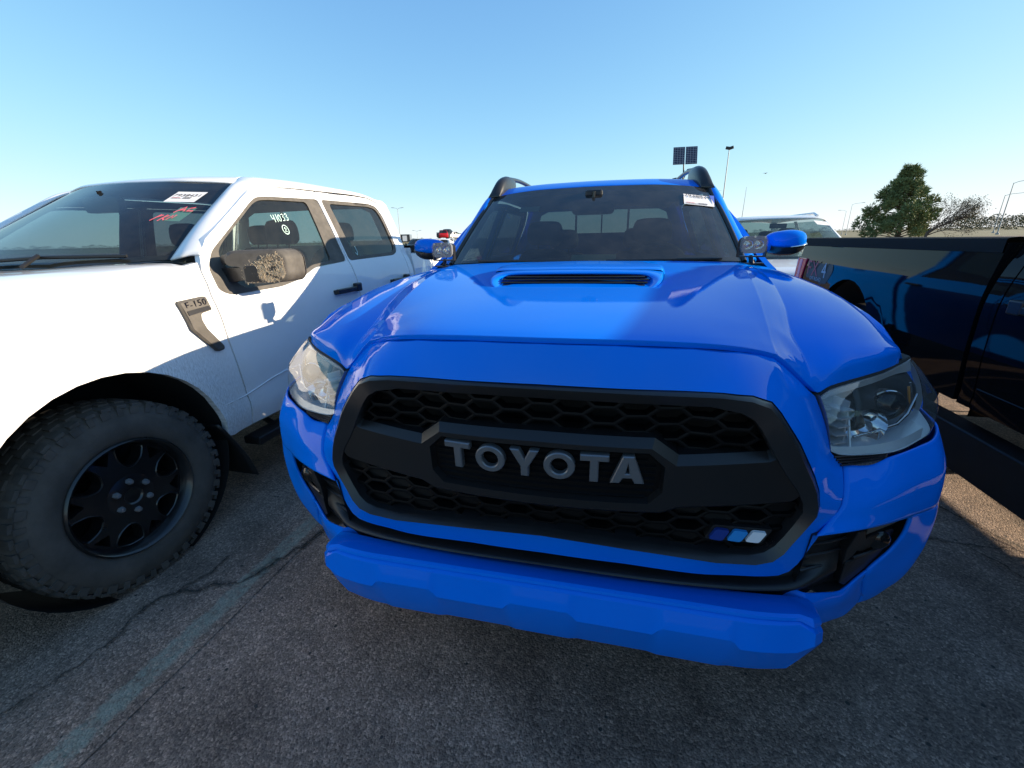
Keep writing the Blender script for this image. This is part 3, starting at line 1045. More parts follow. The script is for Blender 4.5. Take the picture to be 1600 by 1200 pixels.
# honeycomb
hb = MB()
CP, RP = .0665, .0375
inner = offset_poly(gI, .012)
for c in range(-9, 10):
    for r in range(-8, 14):
        x = c * CP
        z = .66 + r * RP + (RP / 2 if c % 2 else 0)
        if not inside((x, z), inner):
            continue
        if inside((x, z), CB) and z > .80:
            continue
        hw, ft, hh = .0445, .0225, RP / 2
        outer = [(hw, 0), (ft, hh), (-ft, hh), (-hw, 0), (-ft, -hh), (ft, -hh)]
        innr = [(hw - .0062, 0), (ft - .003, hh - .0042), (-ft + .003, hh - .0042), (-hw + .0062, 0), (-ft + .003, -hh + .0042), (ft - .003, -hh + .0042)]
        deep_ = .060
        y0 = nose_y(x, z)
        f = lambda p, d: (x + p[0], nose_y(x + p[0], z + p[1]) + d, z + p[1])
        vs = [f(p, .030) for p in outer] + [f(p, .031) for p in innr] + [f((p[0] * .97, p[1] * .95), deep_) for p in innr]
        fs = []
        for i in range(6):
            j = (i + 1) % 6
            fs += [(i, j, 6 + j, 6 + i), (6 + i, 6 + j, 12 + j, 12 + i)]
        if z < .80 and (r + c) % 3:
            vs2 = [f((p[0] * .97, p[1] * .95), .042 + (.006 if p[1] > 0 else 0)) for p in innr]
            hb.add(vs2, [(0, 1, 2, 3, 4, 5)])
        hb.add(vs, fs)
hb.build('honeycomb_mesh', 'mesh', grille, smooth=0)['kind'] = 'stuff'

# three slanted stripes of the badge
for x0, matn in ((.380, 'badge_dark'), (.419, 'badge_mid'), (.458, 'badge_white')):
    po = round_poly([(x0 - .001, .697), (x0 + .029, .694), (x0 + .043, .722), (x0 + .013, .7245)], .006, 3)
    MB().prism(po, lambda x, z, d: (x, nose_y(x, z) + d, z), .010, .018).build('badge_stripe', matn, grille, smooth=0)
MB().prism(round_poly([(.372, .692), (.497, .687), (.515, .726), (.388, .730)], .006, 3), lambda x, z, d: (x, nose_y(x, z) + d, z), .0185, .05).build('badge_backing', 'plastic', grille, smooth=0)

# bumper -----------------------------------------------------------
bt = [
 [(.676,.254,.846),(.735,.270,.842),(.79,.292,.860),(.87,.345,.866),(.928,.392,.872),(.965,.46,.885),(.975,.58,.90)],
 [(.672,.222,.81),(.733,.242,.81),(.795,.272,.825),(.876,.326,.832),(.938,.372,.836),(.978,.45,.842),(.992,.58,.85)],
 [(.667,.203,.776),(.73,.225,.785),(.80,.259,.795),(.88,.313,.802),(.947,.364,.805),(.988,.445,.808),(1.0,.58,.81)],
 [(.664,.199,.768),(.73,.221,.777),(.80,.256,.786),(.882,.311,.792),(.950,.363,.795),(.990,.445,.797),(1.002,.58,.80)],
 [(.637,.180,.735),(.71,.203,.740),(.79,.243,.744),(.878,.301,.745),(.956,.362,.745),(.995,.445,.745),(1.005,.58,.745)],
 [(.609,.157,.712),(.69,.185,.716),(.78,.232,.714),(.86,.288,.706),(.958,.362,.706),(.997,.445,.706),(1.007,.58,.70)],
]
bo = [
 [(.86,.288,.706),(.91,.325,.706),(.958,.362,.706),(.997,.445,.706),(1.007,.58,.70)],
 [(.864,.296,.66),(.915,.328,.655),(.964,.362,.65),(1.001,.445,.65),(1.01,.58,.65)],
 [(.846,.294,.60),(.905,.328,.595),(.963,.363,.59),(1.0,.446,.59),(1.01,.58,.59)],
 [(.802,.280,.540),(.88,.322,.53),(.955,.364,.53),(.993,.448,.525),(1.0,.58,.52)],
 [(.806,.292,.505),(.88,.328,.48),(.94,.366,.47),(.98,.45,.46),(.99,.58,.45)],
 [(.83,.32,.43),(.878,.345,.415),(.912,.372,.415),(.955,.455,.40),(.965,.59,.40)],
 [(.835,.335,.388),(.872,.358,.385),(.903,.385,.385),(.942,.46,.38),(.955,.59,.38)],
 [(.84,.37,.372),(.868,.382,.372),(.89,.405,.372),(.925,.475,.37),(.94,.60,.37)],
]
bl = [
 [(.622,.178,.535),(.68,.205,.520),(.735,.240,.505),(.775,.264,.525),(.802,.280,.540)],
 [(.630,.163,.515),(.685,.200,.500),(.738,.236,.488),(.772,.262,.497),(.806,.292,.505)],
 [(.633,.168,.47),(.69,.210,.445),(.745,.252,.428),(.790,.288,.424),(.83,.32,.43)],
 [(.636,.185,.415),(.695,.228,.395),(.750,.27,.378),(.795,.302,.372),(.835,.335,.388)],
 [(.64,.24,.385),(.70,.275,.37),(.755,.31,.358),(.80,.335,.355),(.84,.37,.372)],
]
bump = MB()
for b in (bt, bo, bl):
    P = loft_pts(b, 5, 5)
    bump.grid(P)
    bump.grid(P * [-1, 1, 1], flip=True)
Lb = loft_pts(bl, 5, 5)[:, 0]
bump.grid(np.stack([Lb, Lb * [.9, 1, 1] + [0, .03, 0], Lb * [-.9, 1, 1] + [0, .03, 0], Lb * [-1, 1, 1]]))
bumper = bump.build('front_bumper', 'blue', BT, smooth=40, solid=.006)
# vent under the headlight
vb = MB()
for k in range(4):
    t = k / 3
    vb.tube([(.645 + .02 * t, .236 + .006 * t, .872 - .022 * t), (.70, .262, .868 - .022 * t), (.775, .292, .866 - .014 * t)], .0022, 6)
vb.grid(loft_pts([[(.637, .25, .885), (.70, .28, .875), (.79, .31, .87)], [(.66, .26, .845), (.72, .28, .842), (.79, .31, .86)]], 3, 3))
pair('corner_vent', vb, 'plastic', BT, smooth=30)

# fog lamp pockets
FP = [(.602, .712), (.70, .716), (.80, .714), (.862, .706), (.866, .66), (.846, .60), (.800, .538), (.768, .516), (.735, .503), (.66, .522), (.600, .560)]
FY = tps([(.605,.712),(.69,.716),(.78,.714),(.86,.705),(.863,.66),(.845,.60),(.80,.54),(.735,.505),(.68,.52),(.60,.56)], [.157,.185,.235,.295,.300,.298,.282,.24,.205,.178], 1e-4)
fbz = sheet(FP, [], lambda x, z: (x, FY(x, z) + .034, z), .04)
k = len(FP)
fbz.add([(x, FY(x, z) + .002, z) for x, z in FP] + [(x, FY(x, z) + .034, z) for x, z in FP], [(i, (i + 1) % k, k + (i + 1) % k, k + i) for i in range(k)])
fogs = pair('fog_lamp_bezel', fbz, 'plastic', BT, smooth=0)
for sgn, fg in ((1, fogs[0]), (-1, fogs[1])):
    def fm(mb, nm, mt, **kw):
        return (mb if sgn > 0 else mb.mirrored()).build(nm, mt, fg, **kw)
    fm(MB().prism([(.735, .708), (.855, .700), (.848, .668), (.752, .672)], lambda x, z, d: (x, FY(x, .70) + d + (.705 - z) * .55, z), .004, .020), 'brow_plate', 'trim', smooth=0, bevel=.003)
    fm(MB().prism(round_poly([(.752, .664), (.846, .660), (.850, .632), (.842, .618), (.760, .612), (.735, .628)], .012), lambda x, z, d: (x, FY(x, z) + d, z), .014, .034), 'lamp_cover', 'bar', smooth=0, bevel=.004)
    fm(MB().lathe([(-.006, .0005), (-.005, .018), (.0, .024), (.004, .028), (.02, .028)], 24, (.800, FY(.80, .638) + .010, .638), 'y'), 'fog_lamp', 'gloss', smooth=50)
    fm(MB().tube([(.735, FY(.735, .615) + .012, .608), (.78, FY(.78, .61) + .009, .607), (.842, FY(.842, .615) + .010, .613)], .0045, 6), 'cover_ledge', 'satin', smooth=40)
    fm(MB().prism([(.716, .600), (.748, .604), (.838, .606), (.828, .578), (.797, .544), (.742, .510), (.720, .530)], lambda x, z, d: (x, FY(x, z) + d + .02 * abs(x - .76), z), .006, .034), 'lower_fin', 'plastic', smooth=0, bevel=.004)
    fm(MB().prism([(.712, .705), (.730, .705), (.745, .672), (.728, .625), (.706, .60), (.700, .65)], lambda x, z, d: (x, FY(x, z) + d, z), .004, .034), 'inner_cheek', 'plastic', smooth=0, bevel=.003)
    for q, zz in enumerate((.668, .632, .590)):
        fm(MB().tube([(.585 + .012 * q, FY(.60, zz) + .018, zz - .004), (.66, FY(.66, zz) + .022, zz + .002), (.705, FY(.705, zz) + .026, zz + .004)], [.0035, .0035, .003], 6), 'inner_louvre', 'satin', smooth=40)

# lower black intake between the grille surround and the guard bar
al = [
 [(0,.130,.596),(.2,.136,.591),(.45,.156,.584),(.55,.175,.585),(.585,.185,.596),(.61,.190,.655),(.63,.190,.690)],
 [(0,.165,.590),(.2,.170,.585),(.45,.185,.578),(.55,.20,.578),(.60,.21,.590),(.63,.215,.65),(.65,.215,.69)],
 [(0,.162,.572),(.2,.166,.568),(.45,.180,.561),(.55,.190,.560),(.61,.205,.572),(.65,.215,.60),(.70,.235,.65)],
 [(0,.118,.566),(.2,.122,.562),(.45,.142,.555),(.55,.160,.553),(.60,.172,.558),(.655,.198,.575),(.70,.222,.59)],
 [(0,.112,.562),(.2,.117,.557),(.45,.138,.549),(.55,.156,.547),(.60,.168,.552),(.655,.196,.568),(.70,.220,.580)],
 [(0,.135,.552),(.2,.138,.549),(.45,.155,.540),(.55,.172,.534),(.62,.190,.532),(.66,.215,.535),(.70,.24,.55)],
 [(0,.150,.50),(.2,.150,.50),(.45,.165,.50),(.55,.18,.50),(.62,.20,.50),(.66,.225,.505),(.70,.25,.52)],
]
MB().loft(al, 4, 3, True).build('lower_intake', 'plastic', BT, smooth=35)

# guard bar --------------------------------------------------------
def tz(x):        # three raised trapezoids on the lower face
    a = abs(x)
    tr = lambda lo, hi, w: np.clip(min((a - lo) / w, (hi - a) / w), 0, 1)
    return float(max(tr(.268, .455, .022), tr(-.1, .092, .022)))
xs_ = sorted(set(list(np.round(np.concatenate([np.linspace(0, .50, 26), [.070, .092, .268, .290, .433, .455, .53, .555, .575]]), 4))))
rows = []
for x in xs_:
    b = .0 if x < .45 else (x - .45) ** 2 * 1.1
    t = tz(x)
    e = max(0, (x - .50) / .08)
    rows.append([(x, .150 + b * .5, .536), (x, .066 + b, .562 - .004 * e), (x, .058 + b, .559 - .004 * e), (x, .056 + b, .552 - .004 * e), (x, .060 + b, .549 - .003 * e), (x, .050 + b, .543),
                 (x, .036 + b, .478 + .026 * t), (x, .040 + b - .005 * t, .474 + .026 * t), (x, .062 + b - .006 * t, .42), (x, .090 + b - .005 * t, .362), (x, .115 + b, .338), (x, .20, .335)])
rows.append([(.600, .162, .533), (.603, .082, .552), (.603, .072, .545), (.603, .069, .539), (.602, .073, .536), (.606, .063, .527), (.608, .060, .497), (.607, .066, .488), (.597, .080, .432), (.585, .100, .375), (.575, .126, .348), (.56, .20, .345)])
rows.append([(.625, .168, .527), (.630, .110, .534), (.631, .100, .529), (.631, .098, .524), (.629, .100, .521), (.634, .092, .512), (.637, .090, .483), (.636, .093, .472), (.628, .106, .430), (.612, .128, .388), (.596, .148, .366), (.575, .20, .36)])
rows.append([(.633, .176, .522), (.642, .150, .516), (.643, .144, .512), (.643, .142, .508), (.641, .144, .505), (.645, .138, .498), (.648, .138, .470), (.647, .140, .458), (.640, .150, .425), (.622, .168, .396), (.605, .180, .380), (.585, .21, .375)])
rows.append([(.634, .20, .519), (.643, .20, .51), (.644, .20, .506), (.644, .20, .502), (.642, .20, .499), (.646, .20, .49), (.649, .20, .465), (.648, .20, .455), (.641, .20, .425), (.623, .205, .40), (.606, .21, .386), (.586, .22, .38)])
A = np.array(rows).transpose(1, 0, 2)
MB().grid(loft_pts(A, 1, 1, True)).build('front_guard_bar', 'blue', BT, smooth=24, solid=.004, bevel=.005, seg=3, bev_ang=18)
MB().box((0, .34, .40), (1.25, .30, .10)).build('underbody_panel', 'deep', BT, smooth=0)
MB().box((0, 1.9, .42), (1.3, 3.0, .16)).build('chassis', 'deep', BT, smooth=0)

# headlights -------------------------------------------------------
hl = [
 [(.610,.274,1.000),(.635,.287,1.015),(.697,.328,1.022),(.78,.388,1.027),(.846,.448,1.034),(.89,.49,1.040),(.922,.545,1.025)],
 [(.619,.252,.967),(.648,.268,.985),(.71,.306,.992),(.79,.366,.997),(.862,.425,1.003),(.918,.468,1.003),(.945,.54,.99)],
 [(.625,.242,.94),(.656,.254,.948),(.718,.285,.952),(.80,.338,.955),(.882,.392,.957),(.940,.44,.957),(.958,.53,.952)],
 [(.632,.235,.905),(.662,.246,.903),(.722,.270,.903),(.80,.313,.905),(.888,.378,.912),(.942,.43,.917),(.962,.52,.920)],
 [(.638,.235,.884),(.664,.243,.874),(.722,.263,.869),(.79,.292,.868),(.87,.352,.874),(.928,.412,.882),(.955,.51,.895)],
]
H = loft_pts(hl, 4, 4)
for sgn in (1, -1):
    S = np.array([sgn, 1, 1])
    def mbx(mb):
        return mb if sgn > 0 else mb.mirrored()
    lens = MB().grid(H * S, flip=sgn < 0).build('headlight', 'lens', BT, smooth=60)
    back = H.copy()
    kk = np.linspace(0, 1, H.shape[1])[None, :]
    back[:, :, 1] += .10 + .03 * kk
    back[:, :, 0] -= .065 * kk ** 2
    back[:, :, 2] = .945 + (back[:, :, 2] - .945) * .86
    hz = MB()
    hz.grid(back)
    for e in (np.s_[0, :], np.s_[-1, :], np.s_[:, 0], np.s_[:, -1]):
        a, b = H[e] + [0, .004, 0], back[e]
        hz.grid(np.stack([a, b]))
    mbx(hz).build('lamp_housing', 'lamp_silver', lens, smooth=40)
    # pale strip painting the sky's reflection along the lens top, and lower sill
    def strip(r0, r1, d0, d1, c0=0, c1=None):
        c1 = c1 or H.shape[1]
        return np.stack([H[r0, c0:c1] + [0, d0, 0], H[r1, c0:c1] + [0, d1, 0]])
    mbx(MB().grid(strip(0, 4, .010, .058, 1, 24))).build('sky_sheen_strip', 'lamp_sill_sheen', lens, smooth=40)
    mbx(MB().grid(strip(-1, -3, .008, .014, 0, 18)).grid(strip(-3, -3, .014, .06, 0, 18))).build('lower_sill', 'lamp_sill_sheen', lens, smooth=40)
    # inner chrome steps beside the grille
    st = MB()
    for k in range(5):
        z = .895 + k * .019
        st.box((.652 + .002 * k, .285 + .003 * k, z), (.030, .05, .0035), rz=R(25))
        st.box((.668, .296 + .003 * k, z + .009), (.004, .04, .017), rz=R(25))
    st.tube([(.688, .268, .880), (.684, .292, .94), (.676, .318, .985)], .0032, 6)
    mbx(st).build('chrome_step', 'lamp_silver', lens, smooth=0)
    nc, nr = H.shape[1], H.shape[0]
    sub = H[int(nr * .28):int(nr * .82), int(nc * .36):int(nc * .86)].copy()
    sub[:, :, 1] += .062
    sub[:, :, 0] -= .012
    mbx(MB().grid(sub)).build('dark_mask', 'satin', lens, smooth=40, solid=.004)
    # reflector bowl, projector, light bars
    rfl = MB().lathe([(.0, .044), (.012, .040), (.035, .026), (.045, .008)], 28, (.735, .318, .918), 'y')
    mbx(rfl).build('reflector_bowl', 'chrome', lens, smooth=60)
    pj = MB().lathe([(.0, .040), (-.004, .0385), (.0, .036), (.03, .035)], 32, (.812, .398, .946), 'y')
    mbx(pj).build('projector_ring', 'chrome', lens, smooth=50)
    pl = MB().lathe([(-.018, .0005), (-.016, .012), (-.010, .024), (.0, .034), (.01, .036)], 32, (.812, .402, .946), 'y')
    mbx(pl).build('projector_lens', 'gloss', lens, smooth=60)
    mbx(MB().tube([(.705, .300, .897), (.76, .325, .905), (.82, .36, .912), (.86, .40, .925), (.893, .44, .965)], [.0035, .004, .004, .004, .003], 8)).build('light_bar', 'steel', lens, smooth=50)
    mbx(MB().tube([(.900, .468, .918), (.893, .462, .945), (.882, .458, .978)], .0032, 6)).build('side_reflector', 'amber', lens, smooth=50)
    mbx(MB().tube([(.915, .475, .905), (.905, .47, .94), (.890, .47, .985)], .0025, 6)).build('lens_rib', 'chrome', lens, smooth=50)
# black gap strip between lamp and hood
gp = MB().grid(np.stack([H[0] + [0, .006, .001], H[0] + [0, .012, .006], H[0] + [0, .05, .004]]))
pair('lamp_gasket', gp, 'deep', BT, smooth=0)

# cab body ---------------------------------------------------------
BXZ = np.array([[.42, .925], [.60, .945], [.80, .955], [1.0, .955], [1.10, .935], [1.17, .905], [1.22, .872], [1.45, .775], [1.60, .705], [1.66, .67]])
def bx(y, z):
    return (float(np.interp(z, BXZ[:, 0], BXZ[:, 1])), y, z)
# fender
FN = [(.470,1.060),(.535,1.083),(.593,1.110),(.67,1.126),(.85,1.146),(1.05,1.158),(1.28,1.170),(1.52,1.176),(1.56,1.165),(1.56,.43),(1.40,.43),(1.37,.58),(1.27,.74),(1.10,.83),(.90,.85),(.72,.81),(.62,.72),(.585,.66),(.575,.80),(.555,.90),(.55,.95),(.56,1.0),(.50,1.033)]
def fnx(y, z):
    x = float(np.interp(z, [.42, .6, .8, .95, 1.05, 1.13, 1.18], [.97, 1.0, 1.008, .985, .945, .905, .888]))
    x -= max(0, .62 - y) ** 2 * 1.6 + max(0, .7 - y) * .25 * max(0, (z - .9) / .2)
    return (x, y, z)
HG = [(.44, .843), (.458, .849), (.53, .856), (.60, .857), (.67, .859), (.80, .866), (.95, .874), (1.25, .884), (1.52, .884), (1.6, .884)]
TZ = [(.470,1.060),(.535,1.083),(.593,1.110),(.67,1.126),(.85,1.146),(1.05,1.158),(1.28,1.170),(1.52,1.176),(1.60,1.18)]
def fn2(y, z):
    x = fnx(y, z)[0]
    xt = float(np.interp(y, [p[0] for p in HG], [p[1] for p in HG])) + .003
    zt = float(np.interp(y, [p[0] for p in TZ], [p[1] for p in TZ]))
    t = np.clip((zt - z) / .16, 0, 1)
    t = math.sqrt(1 - (1 - t) ** 2)
    return (xt + (max(x, xt) - xt) * t, y, z)
fend = sheet(FN, [], fn2, .03, lip=(-.03, 0, 0))
pair('front_fender', fend, 'blue', BT, smooth=50)
wl = MB().lathe([(-.20, .40), (.10, .41)], 40, (.80, .98, .40), 'x')
pair('wheel_well', wl, 'liner', BT, smooth=50)

def rail_pt(l):
    return l
AP = [
 [(.742,1.525,1.228),(.775,1.548,1.238),(.806,1.60,1.236),(.822,1.66,1.215)],
 [(.708,1.70,1.345),(.738,1.72,1.352),(.768,1.77,1.348),(.780,1.82,1.325)],
 [(.681,1.90,1.470),(.708,1.92,1.476),(.738,1.97,1.470),(.750,2.02,1.445)],
 [(.654,2.10,1.588),(.680,2.115,1.598),(.712,2.18,1.592),(.724,2.24,1.565)],
 [(.640,2.22,1.636),(.668,2.23,1.642),(.700,2.28,1.630),(.712,2.32,1.600)],
 [(.630,2.50,1.668),(.662,2.50,1.667),(.692,2.50,1.648),(.705,2.50,1.615)],
 [(.630,3.05,1.668),(.660,3.05,1.665),(.690,3.05,1.645),(.703,3.05,1.615)],
 [(.625,3.55,1.640),(.655,3.56,1.635),(.688,3.58,1.610),(.700,3.60,1.58)],
 [(.66,3.68,1.50),(.70,3.68,1.49),(.735,3.68,1.47),(.75,3.66,1.45)],
 [(.76,3.70,1.20),(.80,3.70,1.20),(.86,3.69,1.18),(.885,3.66,1.17)],
]
pair('roof_pillar', MB().loft(AP, 5, 6), 'blue', BT, smooth=50, solid=.012)
RF = [
 [(0,2.085,1.640),(.3,2.10,1.637),(.5,2.125,1.624),(.6,2.14,1.610),(.652,2.15,1.600)],
 [(0,2.13,1.657),(.3,2.145,1.653),(.5,2.165,1.641),(.6,2.18,1.629),(.645,2.19,1.622)],
 [(0,2.30,1.693),(.3,2.30,1.689),(.5,2.30,1.678),(.59,2.30,1.668),(.634,2.30,1.653)],
 [(0,2.60,1.718),(.3,2.60,1.714),(.5,2.60,1.702),(.58,2.60,1.690),(.630,2.60,1.669)],
 [(0,3.1,1.712),(.3,3.1,1.709),(.5,3.1,1.697),(.58,3.1,1.686),(.630,3.1,1.668)],
 [(0,3.58,1.668),(.3,3.58,1.665),(.5,3.57,1.655),(.58,3.56,1.648),(.625,3.55,1.640)],
]
roof = MB().loft(RF, 5, 5, True).build('roof', 'blue', BT, smooth=50, solid=.01)
# roof rails with their cast feet
for sgn in (1, -1):
    rl = [(.600, 2.36, 1.735), (.585, 2.7, 1.755), (.578, 3.1, 1.753), (.585, 3.45, 1.725)]
    rm = MB()
    rows = []
    for (x, y, z), hw, hh in zip(rl, (.020, .017, .017, .020), (.016, .013, .013, .016)):
        rows.append([(x + hw * math.cos(a) * sgn, y, z + hh * math.sin(a)) for a in np.linspace(0, 2 * math.pi, 13)])
    rm.grid(loft_pts(rows, 1, 5), flip=sgn < 0)
    rail = rm.build('roof_rail', 'satin', BT, smooth=50)
    if sgn < 0:
        for v in rail.data.vertices:
            v.co.x = -abs(v.co.x)
    for y0, dr in ((2.14, 1), (3.58, -1)):
        fr = []
        prof = [(-.01, 1.612, 1.625, .640), (.02, 1.618, 1.668, .632), (.06, 1.628, 1.708, .622), (.12, 1.640, 1.738, .612), (.20, 1.655, 1.752, .605), (.28, 1.672, 1.752, .602), (.36, 1.70, 1.752, .600)]
        for dy, zb, zt, xc in prof:
            if dr < 0:
                zb += .01
            hw = .036 if dy < .3 else .024
            y = y0 + dr * dy
            fr.append([((xc - hw) * sgn, y, zb), ((xc - hw * .95) * sgn, y, (zb + zt) / 2), ((xc - hw * .55) * sgn, y, zt - .006), (xc * sgn, y, zt), ((xc + hw * .6) * sgn, y, zt - .008), ((xc + hw) * sgn, y, (zb + zt) / 2 - .004), ((xc + hw * 1.1) * sgn, y, zb - .006), ((xc - hw) * sgn, y, zb)])
        F = loft_pts(fr, 2, 3)
        fm_ = MB().grid(F)
        fm_.add(F[0], [tuple(range(len(F[0]) - 1))])
        fm_.build('rail_foot', 'satin', rail, smooth=50)

# windscreen
WS = [
 [(0,1.352,1.245),(.4,1.405,1.243),(.6,1.455,1.237),(.728,1.522,1.229)],
 [(0,1.72,1.452),(.36,1.76,1.449),(.56,1.80,1.442),(.690,1.845,1.430)],
 [(0,2.075,1.637),(.33,2.092,1.634),(.54,2.118,1.620),(.643,2.142,1.605)],
]
W = loft_pts(WS, 6, 8, True)
wscreen = MB().grid(W).build('windscreen', 'glass_dark', BT, smooth=60)
def ws_pt(x, z, off=0.0):
    P = W.reshape(-1, 3)
    d = (P[:, 0] - x) ** 2 + (P[:, 2] - z) ** 2
    i = np.argsort(d)[:12]
    A_ = np.c_[np.ones(12), P[i, 0] - x, P[i, 2] - z]
    c = np.linalg.lstsq(A_, P[i, 1], rcond=None)[0]
    nrm = Vector((c[1], -1, c[2])).normalized()
    return tuple(Vector((x, c[0], z)) + nrm * off)
ed = W[:, -1]
ml = MB().tube([tuple(p + np.array([.006, .0, -.002])) for p in ed], .012, 8)
pair('windscreen_moulding', ml, 'plastic', BT, smooth=60)
MB().grid(np.stack([W[-1] + [0, .004, .001], W[-2] * .75 + W[-1] * .25 + [0, .003, -.002], ])).build('shade_band', 'deep', wscreen, smooth=0)
MB().grid(np.stack([W[0] + [0, .01, .0], W[0] * .95 + W[1] * .05 + [0, .006, -.003]])).build('lower_black_border', 'deep', wscreen, smooth=0)
cw = [[(p[0], p[1] - .05, p[2] - .045) for p in W[0]], [(p[0], p[1] + .03, p[2] - .008) for p in W[0]]]
MB().grid(np.array(cw)).build('cowl', 'plastic', BT, smooth=40)
# wiper
for x0, x1 in ((-.55, .02), (.10, .62)):
    MB().tube([(x0, *ws_pt(x0, 1.240, .010)[1:]), ((x0 + x1) / 2, *ws_pt((x0 + x1) / 2, 1.240, .010)[1:]), (x1, *ws_pt(x1, 1.237, .010)[1:])], .006, 6).build('wiper', 'plastic', BT, smooth=40)

# doors, with window openings
def door(y0, y1, top, wins, nm):
    o = [(y0, .44), (y0, 1.19), *top, (y1, 1.19), (y1, .44)]
    return sheet(o, [wins], bx, .06, lip=(-.03, 0, 0))
dF = door(1.575, 2.62, [(1.66, 1.235), (1.92, 1.395), (2.20, 1.545), (2.32, 1.585), (2.62, 1.598)], [(1.76, 1.215), (1.95, 1.36), (2.22, 1.505), (2.34, 1.54), (2.56, 1.55), (2.56, 1.205)], 'front')
dR = door(2.635, 3.64, [(2.635, 1.598), (3.45, 1.585), (3.58, 1.50)], [(2.70, 1.205), (2.70, 1.55), (3.42, 1.54), (3.50, 1.46), (3.56, 1.20)], 'rear')
for mb_, wy in ((dF, [(1.74, 1.205), (1.94, 1.37), (2.21, 1.515), (2.34, 1.552), (2.575, 1.56), (2.575, 1.195)]), (dR, [(2.69, 1.195), (2.69, 1.56), (3.43, 1.55), (3.52, 1.46), (3.575, 1.19)])):
    ds = pair('door', mb_, 'blue', BT, smooth=50)
    gl = sheet(wy, [], lambda y, z: tuple(np.array(bx(y, z)) + [-.012, 0, 0]), .1)
    gl.build('window', 'tint', ds[0], smooth=50)
    gl.mirrored().build('window', 'tint', ds[1], smooth=50)
    for d_, s_ in ((ds[0], 1), (ds[1], -1)):
        yb = 2.48 if mb_ is dF else 3.46
        MB().box((s_ * .965, yb, 1.06), (.03, .17, .03)).build('door_handle', 'satin', d_, smooth=0, bevel=.008)
TR_ = np.array(AP[:8])[:, :3] * [.955, 1, 1] + [0, .03, -.022]
pair('pillar_trim', MB().loft(TR_, 3, 3), 'seat', BT, smooth=50)
for y0, y1, tp, wn_ in ((1.60, 2.61, [(1.68, 1.225), (1.93, 1.38), (2.20, 1.53), (2.32, 1.57), (2.61, 1.58)], [(1.76, 1.215), (1.95, 1.36), (2.22, 1.505), (2.34, 1.54), (2.56, 1.55), (2.56, 1.205)]),
                        (2.645, 3.62, [(2.645, 1.58), (3.45, 1.57), (3.56, 1.48)], [(2.70, 1.205), (2.70, 1.55), (3.42, 1.54), (3.50, 1.46), (3.56, 1.20)])):
    pair('door_trim', sheet([(y0, .5), (y0, 1.18), *tp, (y1, 1.18), (y1, .5)], [wn_], lambda y, z: tuple(np.array(bx(y, z)) - [.038, 0, 0]), .12), 'seat', BT, smooth=40)
# rear wall with the sliding window
def rwall(x, z):
    return (x, 3.70 - .18 * max(0, (z - 1.2) / .45) ** 2, z)
RW = mir([(0, 1.655), (.5, 1.648), (.62, 1.635), (.70, 1.48), (.78, 1.22), (.80, .55), (0, .55)])
rwin = mir([(0, 1.585), (.50, 1.58), (.57, 1.55), (.62, 1.42), (.60, 1.385), (0, 1.385)])
sheet(RW, [rwin], rwall, .09).build('cab_rear_wall', 'blue', BT, smooth=40)
rw = sheet(rwin, [], rwall, .2).build('rear_window', 'side', BT, smooth=40)
for x in (-.24, .0, .24):
    MB().box((x, rwall(0, 1.48)[1] - .012, 1.485), (.018 if x else .012, .016, .20)).build('window_bar', 'plastic', rw, smooth=0)
# interior
MB().box((0, 2.5, .62), (1.6, 2.2, .10)).build('cabin_floor', 'deep', BT, smooth=0)
MB().grid(loft_pts([[(-.80, 2.2, 1.62), (0, 2.16, 1.63), (.80, 2.2, 1.62)], [(-.66, 2.9, 1.65), (0, 2.9, 1.695), (.66, 2.9, 1.65)], [(-.62, 3.5, 1.60), (0, 3.5, 1.64), (.62, 3.5, 1.60)]], 3, 3) * [.92, 1, .985]).build('headliner', 'seat', BT, smooth=40)
dsh = [[(-.70, 1.50, 1.205), (-.3, 1.40, 1.222), (0, 1.37, 1.224), (.3, 1.40, 1.222), (.70, 1.50, 1.205)], [(-.78, 1.80, 1.225), (-.3, 1.78, 1.24), (0, 1.78, 1.25), (.25, 1.78, 1.262), (.78, 1.80, 1.23)], [(-.80, 1.92, 1.18), (-.3, 1.92, 1.19), (0, 1.95, 1.19), (.3, 1.93, 1.22), (.80, 1.92, 1.18)], [(-.80, 1.94, .70), (-.3, 1.94, .70), (0, 1.98, .70), (.3, 1.94, .70), (.80, 1.94, .70)]]
MB().loft(dsh, 4, 4).build('dashboard', 'dash', BT, smooth=50)
sw = MB()
ring = []
for k in range(33):
    a = 2 * math.pi * k / 32
    ring.append((.385 + .175 * math.cos(a), 2.06 - .07 * math.sin(a), 1.14 + .165 * math.sin(a)))
sw.tube(ring, .014, 10, caps=False)
sw.lathe([(0, .06), (.03, .05), (.04, .001)], 16, (.385, 2.04, 1.14), 'y')
for a in (0, math.pi, -math.pi / 2):
    sw.tube([(.385, 2.06, 1.14), (.385 + .17 * math.cos(a), 2.06 - .07 * math.sin(a), 1.14 + .16 * math.sin(a))], .012, 6)
sw.build('steering_wheel', 'dash', BT, smooth=50)

